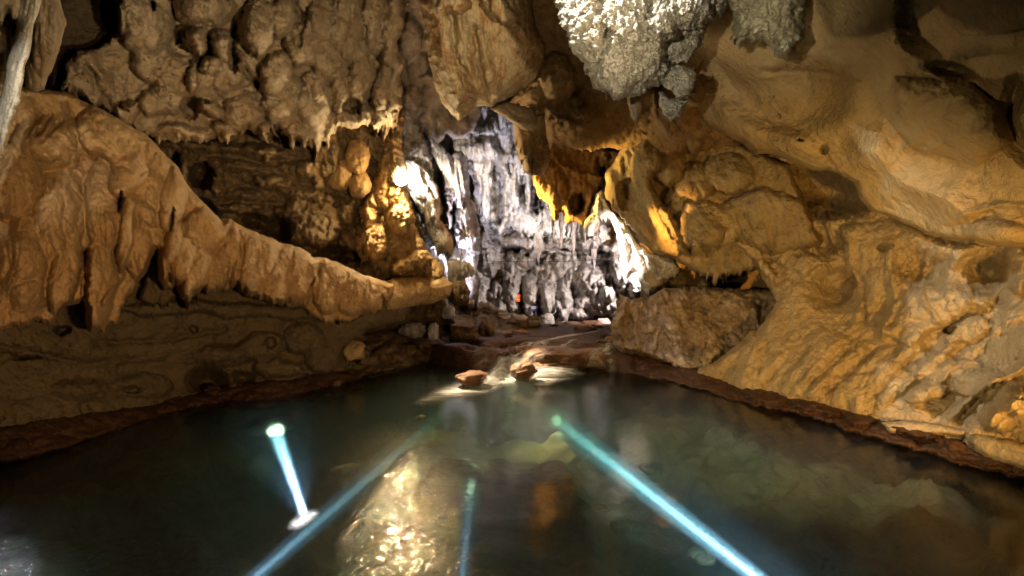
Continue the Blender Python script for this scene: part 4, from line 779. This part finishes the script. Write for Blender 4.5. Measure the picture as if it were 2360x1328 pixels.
def thread(pts, wpx, lab):
    """white water hugging the stream bed, following the rock surface"""
    V = []; Fc = []; fd = []; n = 40; pts = np.asarray(pts, float)
    t = np.linspace(0, len(pts) - 1.001, n); k = t.astype(int); f = (t - k)[:, None]; c = pts[k] * (1 - f) + pts[k + 1] * f
    d = np.gradient(c, axis=0); d /= np.linalg.norm(d, axis=1)[:, None]; nrm = np.c_[-d[:, 1], d[:, 0]]
    m = 7; offs = np.linspace(-1, 1, m)
    G = (c[:, None, :] + nrm[:, None, :] * (offs[None, :, None] * wpx * (0.6 + 0.4 * np.sin(np.linspace(0.3, 2.9, n)))[:, None, None])).reshape(-1, 2)
    z = bed_h(G[:, 0], G[:, 1]) + 0.03
    V = np.c_[G, z]; i = np.arange(n * m).reshape(n, m)
    Fq = np.stack([i[:-1, :-1].ravel(), i[:-1, 1:].ravel(), i[1:, 1:].ravel(), i[1:, :-1].ravel()], 1)
    o = link_mesh('white_water', V, Fq, M['veil'])
    fd = ((1 - np.abs(offs)[None, :]) * np.sin(np.linspace(0.1, 3.04, n))[:, None] ** 0.7).ravel()
    at = o.data.attributes.new('fade', 'FLOAT', 'POINT'); at.data.foreach_set('value', fd.astype(np.float32))
    finish(o, lab, 'white water', 'threads of white water on the stream bed')
thread([(4.2, 21), (3.2, 19.5), (2.0, 18), (1.2, 16.6), (0.6, 15.4)], .30, 'long white thread of water sliding down the middle of the rapids')
thread([(4.6, 19), (3.6, 17.0), (3.2, 15.6), (2.9, 14.6), (3.0, 13.8)], .22, 'white trickle at the right side of the rapids below the rock stump')
thread([(2.4, 17.0), (1.5, 15.6), (1.2, 14.6), (1.0, 13.8)], .25, 'short white slide feeding the wide waterfall')
thread([(0.8, 16.2), (0.2, 15.0), (-0.1, 14.0), (-0.3, 13.2)], .25, 'short white slide feeding the main waterfall')

def stalactite(px, py, Y, ln, r, mat, seed, lab, group, kind='stalactite'):
    n, m = 12, 18; V = []
    zt = np.linspace(0, 1, m); th = np.linspace(0, 2 * np.pi, n, endpoint=False)
    for z in zt:
        rr = r * (1 - z) ** 0.7 * (1 + 0.35 * math.sin(9 * z + seed)) + 0.006
        for a in th:
            k = 1 + 0.25 * math.sin(3 * a + seed + 2 * z) + 0.12 * math.sin(5 * a + 3 * seed)
            V.append((rr * k * math.cos(a) + 0.1 * r * math.sin(4 * z + seed), rr * k * math.sin(a), -z * ln))
    Fc = [(i * n + k, (i + 1) * n + k, (i + 1) * n + (k + 1) % n, i * n + (k + 1) % n) for i in range(m - 1) for k in range(n)]
    Fc += [tuple(range(n)), tuple((m - 1) * n + k for k in range(n))[::-1]]
    p = P(px, py, Y)
    return finish(link_mesh('stalactite', np.array(V) + np.array(p), Fc, mat, loc=p), lab, kind, group)
rq = random.Random(11)
for k in range(22):
    px = 1105 + 325 * (k + rq.uniform(-1, 2)) / 22; top = 470 + 70 * (px - 1105) / 325 + rq.uniform(-30, 20)
    Y = rq.uniform(26.5, 28.6)
    stalactite(px, top, Y, rq.uniform(.6, 2.6), rq.uniform(.10, .4), M['grey'], k, 'pale slender stalactite in the row hanging above the dark shelf of the far chamber', 'stalactites of the far chamber')

# ------------------------------------------------------------------ loose boulders
def boulder(px, py, Y, w, h, mat, seed, lab, group=None, name='boulder', sub=4, rough=0.28, d=None):
    import bmesh
    bm = bmesh.new(); bmesh.ops.create_icosphere(bm, subdivisions=sub, radius=1)
    v = np.array([q.co[:] for q in bm.verts]); f = [[x.index for x in p.verts] for p in bm.faces]; bm.free()
    n = 1 + rough * fbm(v * 1.1 + seed * 7.7, 3) * 1.6 - rough * 0.5 * (billow(v * 1.6 + seed, 2) - .4) + 0.04 * fbm(v * 7 + seed, 2)
    c = np.sign(v) * np.abs(v) ** 0.8
    v = c * n[:, None]
    sx = w / F * Y / 2; sz = h / F * Y / 2; sy = d or sx
    v = v * (sx, sy, sz); p = P(px, py, Y)
    o = link_mesh(name, v + np.array(p), np.array(f), mat, loc=(p.x, p.y, p.z - sz))
    finish(o, lab, name, group)
    return o
boulder(1088, 872, 11.9, 66, 30, M['mound'], 1, 'angular dark wet rock left of the main waterfall')
boulder(1206, 858, 12.6, 60, 40, M['mound'], 2, 'dark wet rock between the two waterfalls')
boulder(1330, 846, 14.2, 40, 20, M['wet'], 3, 'small dark rock right of the wide waterfall')
boulder(1355, 826, 14.6, 96, 46, M['mound'], 4, 'broad brown rock among the rapids above the wide waterfall')
boulder(1270, 828, 14.0, 150, 52, M['mound'], 8, 'long rounded brown rock above the wide waterfall')
boulder(1400, 846, 14.4, 36, 14, M['wet'], 5, 'low rock at the foot of the banded stump')
boulder(817, 808, 13.2, 46, 44, M['amberrock'], 6, 'rounded ochre boulder on the dark left shore')
boulder(998, 764, 16.6, 24, 40, M['white'], 7, 'pointed pale stone standing on the dark rubble')
boulder(950, 760, 16.8, 60, 34, M['grey'], 9, 'grey block left of the pointed pale stone')
boulder(1162, 730, 24, 44, 20, M['white'], 10, 'white pointed stone on the rubble under the red sign')
boulder(1262, 742, 25, 34, 34, M['grey'], 11, 'pale block in front of the far wall, right of the blue sign')
boulder(1293, 748, 26, 26, 26, M['grey'], 12, 'small pale block right of the other pale block')
boulder(1034, 720, 17.5, 30, 30, M['white'], 13, 'white wing shaped stone at the left end of the rubble', d=.2)
boulder(1392, 745, 25, 30, 22, M['grey'], 14, 'grey stone in the dark hollow at the foot of the far wall')
boulder(1070, 770, 17.5, 70, 44, M['recess'], 15, 'large dark boulder in the middle of the rubble')
boulder(1120, 760, 18.5, 40, 60, M['recess'], 16, 'upright dark boulder beside the stream')
boulder(2200, 1028, 6.5, 34, 24, M['wet'], 17, 'small glistening wet cobble beside the long flat slab', sub=4)
rs = random.Random(5)
for k in range(34):
    Y = rs.uniform(14.6, 25); x = rs.uniform(-1.5, 3.6) + (Y - 14) * .12; w = rs.uniform(.25, .8)
    z = float(bed_h(np.array([x]), np.array([Y]))[0]) + .02
    boulder(W / 2 + x / Y * F, H / 2 + (CH - z) / Y * F, Y, w * F / Y, w * rs.uniform(.3, .5) * F / Y, M['mound'] if k % 3 == 0 else M['wet'], 500 + k, 'flat dark wet stone lying in the stream above the pool', 'stones lying in the stream', name='stone', sub=3, rough=.4, d=w * .35)
def shore_stones(path, n, wmin, wmax, lab, group, seed):
    r = random.Random(seed); path = [W3(x, y, 0) for x, y in path]
    for k in range(n):
        t = r.random() * (len(path) - 1.001); i = int(t); p = path[i].lerp(path[i + 1], t - i)
        sgn = 1 if p.x > 0 else -1; off = r.uniform(-.25, .55); p = p + Vector((sgn * off, off * .3, 0))
        w = r.uniform(wmin, wmax) * (1.5 if r.random() < .15 else 1)
        px = W / 2 + p.x / p.y * F; z = max(0, off) * .45 + .02; py = H / 2 + (CH - z) / p.y * F
        boulder(px, py, p.y, w * F / p.y, w * r.uniform(.4, .7) * F / p.y, M['wet'] if r.random() < .7 else M['shaded_rock'], 200 + seed * 100 + k, lab, group, name='stone', sub=2, rough=.4, d=w * .4)
shore_stones([(0, 1040), (130, 1012), (250, 975), (400, 940), (520, 920), (680, 903), (780, 880)], 55, .07, .30, 'small wet stone at the foot of the left bank', 'stones at the foot of the left bank', 1)
shore_stones([(1450, 845), (1600, 880), (1700, 905), (1850, 945), (2000, 990), (2200, 1050), (2330, 1085)], 60, .07, .28, 'small wet stone at the foot of the right bank', 'stones at the foot of the right bank', 2)
for k in range(26):
    t = k / 26; px = 830 + 420 * t + rs.uniform(-20, 20); py = 838 - 84 * t + rs.uniform(-26, 4); Y = 13.8 + 9 * t
    o = boulder(px, py, Y, rs.uniform(24, 50) * (1.1 - .4 * t), rs.uniform(14, 28) * (1.1 - .4 * t), M['recess'], 30 + k, 'small dark stone lying along the left edge of the stream', 'stones along the left edge of the stream', name='stone', sub=3)
for k, (px, py, z, w) in enumerate([(630, 985, -.7, 90), (800, 1085, -.9, 60), (1430, 1215, -1.0, 50), (1380, 1170, -1.1, 34), (970, 962, -.4, 26), (1500, 1080, -.9, 50), (1620, 1280, -1.0, 60)]):
    Y = (CH - z) * F / (py - H / 2)
    boulder(px, py, Y, w, w * .35, M['bed'], 70 + k, 'pale stone lying under the water', 'submerged pale stones', name='submerged_stone', sub=3, d=w / F * Y * .5)

# ------------------------------------------------------------------ things people brought
def boxes(name, bs, mat, parent):
    V = []; Fc = []
    for (cx, cy, cz, sx, sy, sz) in bs:
        b = len(V)
        V += [(cx + sx * a, cy + sy * c, cz + sz * e) for e in (-.5, .5) for c in (-.5, .5) for a in (-.5, .5)]
        Fc += [(b, b + 2, b + 3, b + 1), (b + 4, b + 5, b + 7, b + 6), (b, b + 1, b + 5, b + 4), (b + 2, b + 6, b + 7, b + 3), (b, b + 4, b + 6, b + 2), (b + 1, b + 3, b + 7, b + 5)]
    V = np.array(V) + np.array(parent.location)
    return link_mesh(name, V, Fc, mat, loc=parent.location, parent=parent, smooth=False)
def empty(name, loc, label, cat, group=None):
    o = bpy.data.objects.new(name, None); col.objects.link(o); o.location = loc; o.empty_display_size = .2
    return finish(o, label, cat, group)
red = plain('red_board', (0.65, 0.03, 0.01), .5); yel = plain('yellow_paint', (0.9, 0.6, 0.03), .5); blu = plain('blue_board', (0.012, 0.02, 0.16), .5); whi = plain('white_paint', (0.8, 0.8, 0.8), .5)
met = plain('grey_metal', (0.25, 0.25, 0.25), .4, .8)
Ys = 27.0
p = P(1193, 716, Ys); s = Ys / F
t = empty('sign', p, 'small red sign with two lines of yellow lettering on a post', 'sign')
boxes('post', [(0, .02, 17 * s, 1.2 * s, .04, 34 * s)], met, t)
boxes('board', [(0, 0, 29 * s, 13 * s, .03, 17 * s)], red, t)
boxes('text_line', [(-3.0 * s, -.022, 33 * s, 1.0 * s, .01, 4 * s), (-1.3 * s, -.022, 33 * s, 1.0 * s, .01, 4 * s), (-2.2 * s, -.02, 33 * s, .8 * s, .01, 2.5 * s), (1.6 * s, -.022, 34.6 * s, 2.4 * s, .01, .9 * s), (1.6 * s, -.022, 31.4 * s, 2.4 * s, .01, .9 * s), (.6 * s, -.021, 33 * s, .8 * s, .01, 3.6 * s), (2.7 * s, -.021, 33 * s, .8 * s, .01, 3.6 * s)], yel, t)
boxes('text_line', [((-4.6 + 1.85 * i) * s, -.022, 25.4 * s, 1.1 * s, .01, 3.4 * s) for i in range(6)] + [(0, -.019, 25.4 * s, 10.4 * s, .006, 1.0 * s)], yel, t)
p = P(1231, 730, Ys)
t = empty('sign', p, 'small dark blue sign with white lettering standing among the rocks', 'sign')
boxes('post', [(-4 * s, .02, 8 * s, 1 * s, .04, 16 * s), (4 * s, .02, 8 * s, 1 * s, .04, 16 * s)], met, t)
boxes('board', [(0, 0, 20 * s, 16 * s, .03, 11 * s)], blu, t)
boxes('text_line', [((-6 + 1.35 * i) * s, -.022, 22.4 * s, .95 * s, .01, 2.0 * s) for i in range(10)], whi, t)
boxes('text_line', [((-4.6 + 1.3 * i) * s, -.022, 18.6 * s, .8 * s, .01, 1.1 * s) for i in range(7)], whi, t)

def tube(name, pts, r, mat, parent=None, label=None, cat=None, n=8):
    pts = [Vector(p) for p in pts]; V = []; Fc = []
    for i, p in enumerate(pts):
        d = (pts[min(i + 1, len(pts) - 1)] - pts[max(i - 1, 0)]).normalized(); u = d.orthogonal().normalized()
        if i and u.dot(pu) < 0: u = -u
        pu = u; v = d.cross(u)
        for k in range(n):
            a = 2 * math.pi * k / n; V.append(p + r * (math.cos(a) * u + math.sin(a) * v))
    for i in range(len(pts) - 1):
        for k in range(n):
            Fc.append((i * n + k, i * n + (k + 1) % n, (i + 1) * n + (k + 1) % n, (i + 1) * n + k))
    Fc.append(tuple(range(n))[::-1]); Fc.append(tuple((len(pts) - 1) * n + k for k in range(n)))
    o = link_mesh(name, np.array([v[:] for v in V]), Fc, mat, parent=parent)
    return finish(o, label, cat) if label else o
blk = plain('black_rubber', (0.02, 0.02, 0.02), .6)
tube('cable', [P(1085 + 340 * t, 600 + 26 * math.sin(math.pi * t * .9) * .3 - 8 * t, 25.5) for t in np.linspace(0, 1, 24)], .014, blk, label='thin black cable sagging across the front of the far wall', cat='cable')

# the bright lamp on the pillar
lp = P(925, 412, 15.2)
t = empty('flood_or_fill_lamp', lp, 'bright warm lamp blazing on the rock pillar', 'lamp')
def dish(name, r0, r1, l, mat, parent, off=0.0, n=24, cap=True):
    V = []; Fc = []; ax = Vector((0.45, -0.80, -0.40)).normalized(); u = ax.orthogonal().normalized(); w = ax.cross(u); c = Vector(parent.location)
    prof = [(0, r0), (l * .3, r0 * 1.1), (l, r1)]
    for z, r in prof:
        for k in range(n):
            a = 2 * math.pi * k / n; V.append(c + ax * (z + off) + r * (math.cos(a) * u + math.sin(a) * w))
    for i in range(len(prof) - 1):
        for k in range(n): Fc.append((i * n + k, i * n + (k + 1) % n, (i + 1) * n + (k + 1) % n, (i + 1) * n + k))
    Fc.append(tuple(range(n))[::-1])
    if cap: Fc.append(tuple((len(prof) - 1) * n + k for k in range(n)))
    return link_mesh(name, np.array([v[:] for v in V]), Fc, mat, loc=parent.location, parent=parent)
dish('housing', .12, .24, .30, met, t, off=-.32, cap=False)
glow = NT('lamp_glow'); e = glow.n('ShaderNodeEmission'); e.inputs['Color'].default_value = (1, .80, .45, 1); e.inputs['Strength'].default_value = 600; glow.l(e.outputs[0], glow.out.inputs['Surface'])
dish('bulb', .11, .18, .12, glow.m, t, off=-.1)
lamp('bulb_and_fill_light', 'POINT', lp + Vector((.12, -.35, -.05)), 120, (1, .66, .30), size=.12)
lamp('bulb_and_fill_light', 'SPOT', lp + Vector((.25, -.2, -.15)), 9500, (1, .76, .48), (0.1, 13.1, 0.3), .06, 19, .8)  # extra spot beside the bulb, added to brighten the falls
lamp('bulb_and_fill_light', 'SPOT', lp + Vector((.25, -.2, -.15)), 5000, (1, .76, .48), (-1.15, 11.7, 0), .06, 15, .9)  # another spot there, added to brighten the foam streak
lamp('bulb_and_fill_light', 'SPOT', lp + Vector((.2, -.3, -.15)), 5000, (1, .62, .24), (-1.1, 5.3, 0), .06, 26, .9)  # spot added at the bulb for gold glitter on the pool
lamp('bulb_and_fill_light', 'SPOT', lp + Vector((.0, -.35, .25)), 5500, (1, .84, .66), P(985, 450, 18.0), .08, 60, .8)

# lamps shining into the pool
def beam(a, b, power, color, lab, size=0, halo=0, k=1.0):
    a = Vector(a); b = Vector(b); d = (b - a).normalized()
    t = empty('underwater_lamp', a, lab, 'lamp', 'lamps shining into the pool')
    V = []; Fc = []; u = d.orthogonal().normalized(); w = d.cross(u); n = 20
    for z, r in ((-.22, .05), (-.16, .12), (0, .15)):
        for q in range(n):
            g = 2 * math.pi * q / n; V.append(a + d * (z - .04) * k + k * r * (math.cos(g) * u + math.sin(g) * w))
    for i in range(2):
        for k in range(n): Fc.append((i * n + k, i * n + (k + 1) % n, (i + 1) * n + (k + 1) % n, (i + 1) * n + k))
    Fc.append(tuple(range(n))[::-1]); Fc.append(tuple(2 * n + k for k in range(n)))
    link_mesh('housing', np.array([v[:] for v in V]), Fc, met, loc=a, parent=t)
    if size == 0:
        lamp('beam', 'SPOT', a + d * .02, power, color, b, .01, 1.9, 1.0); lamp('beam', 'SPOT', a + d * .02, power * .16, color, b, .01, 5.0, 1.0)
    else:
        l = bpy.data.lights.new('beam', 'AREA'); l.shape = 'DISK'; l.size = size; l.energy = power; l.color = color; l.spread = R(3.5)
        o = bpy.data.objects.new('beam', l); col.objects.link(o); o.location = a + d * .01
        o.rotation_euler = d.to_track_quat('-Z', 'Y').to_euler()
    if halo: lamp('beam_halo', 'SPOT', a + d * .02, halo, color, b, .05, 22, 1.0)
BL = (0.42, 0.60, 1.0)
a, b = W3(1740, 1328, -.5), W3(1290, 975, -1.3); beam(a - (b - a).normalized() * 2.5, b, 600000, BL, 'strongest lamp under the water, throwing the right hand beam', halo=1100)
a, b = W3(590, 1328, -.5), W3(985, 985, -1.3); beam(a - (b - a).normalized() * 2.5, b, 80000, BL, 'lamp under the water throwing the long slanting left beam', halo=50)
a, b = W3(1065, 1328, -.5), W3(1097, 1010, -1.2); beam(a - (b - a).normalized() * 2.5, b, 22000, BL, 'faint lamp under the water throwing the middle beam', halo=50)
a, b = W3(703, 1192, -.10), W3(632, 985, -.75); beam(a, b, 26, BL, 'added lamp just under the water throwing the short bright beam', halo=420, size=.08, k=.35)  # added below the surface; stands in for a beam entering from above
M['froth'] = foam_mat('froth', (0.85, 0.87, 0.9), 3.0, 30, 2, 16)
lamp('torch', 'SPOT', (-1.6, -1.0, 3.0), 12000, DAY, W3(700, 1198, 0), .02, 3.6, .5)
sheet('foam', [(655, 1216), (668, 1196), (684, 1180), (704, 1170), (730, 1168), (744, 1182), (730, 1200), (708, 1216), (686, 1226), (664, 1226)], 'pool', M['froth'], fade=30, step=2, power=2.4, label='froth blazing white where the short beam enters the water', cat='foam', kind='stuff')
print('verts', sum(len(o.data.vertices) for o in bpy.data.objects if o.type == 'MESH'))
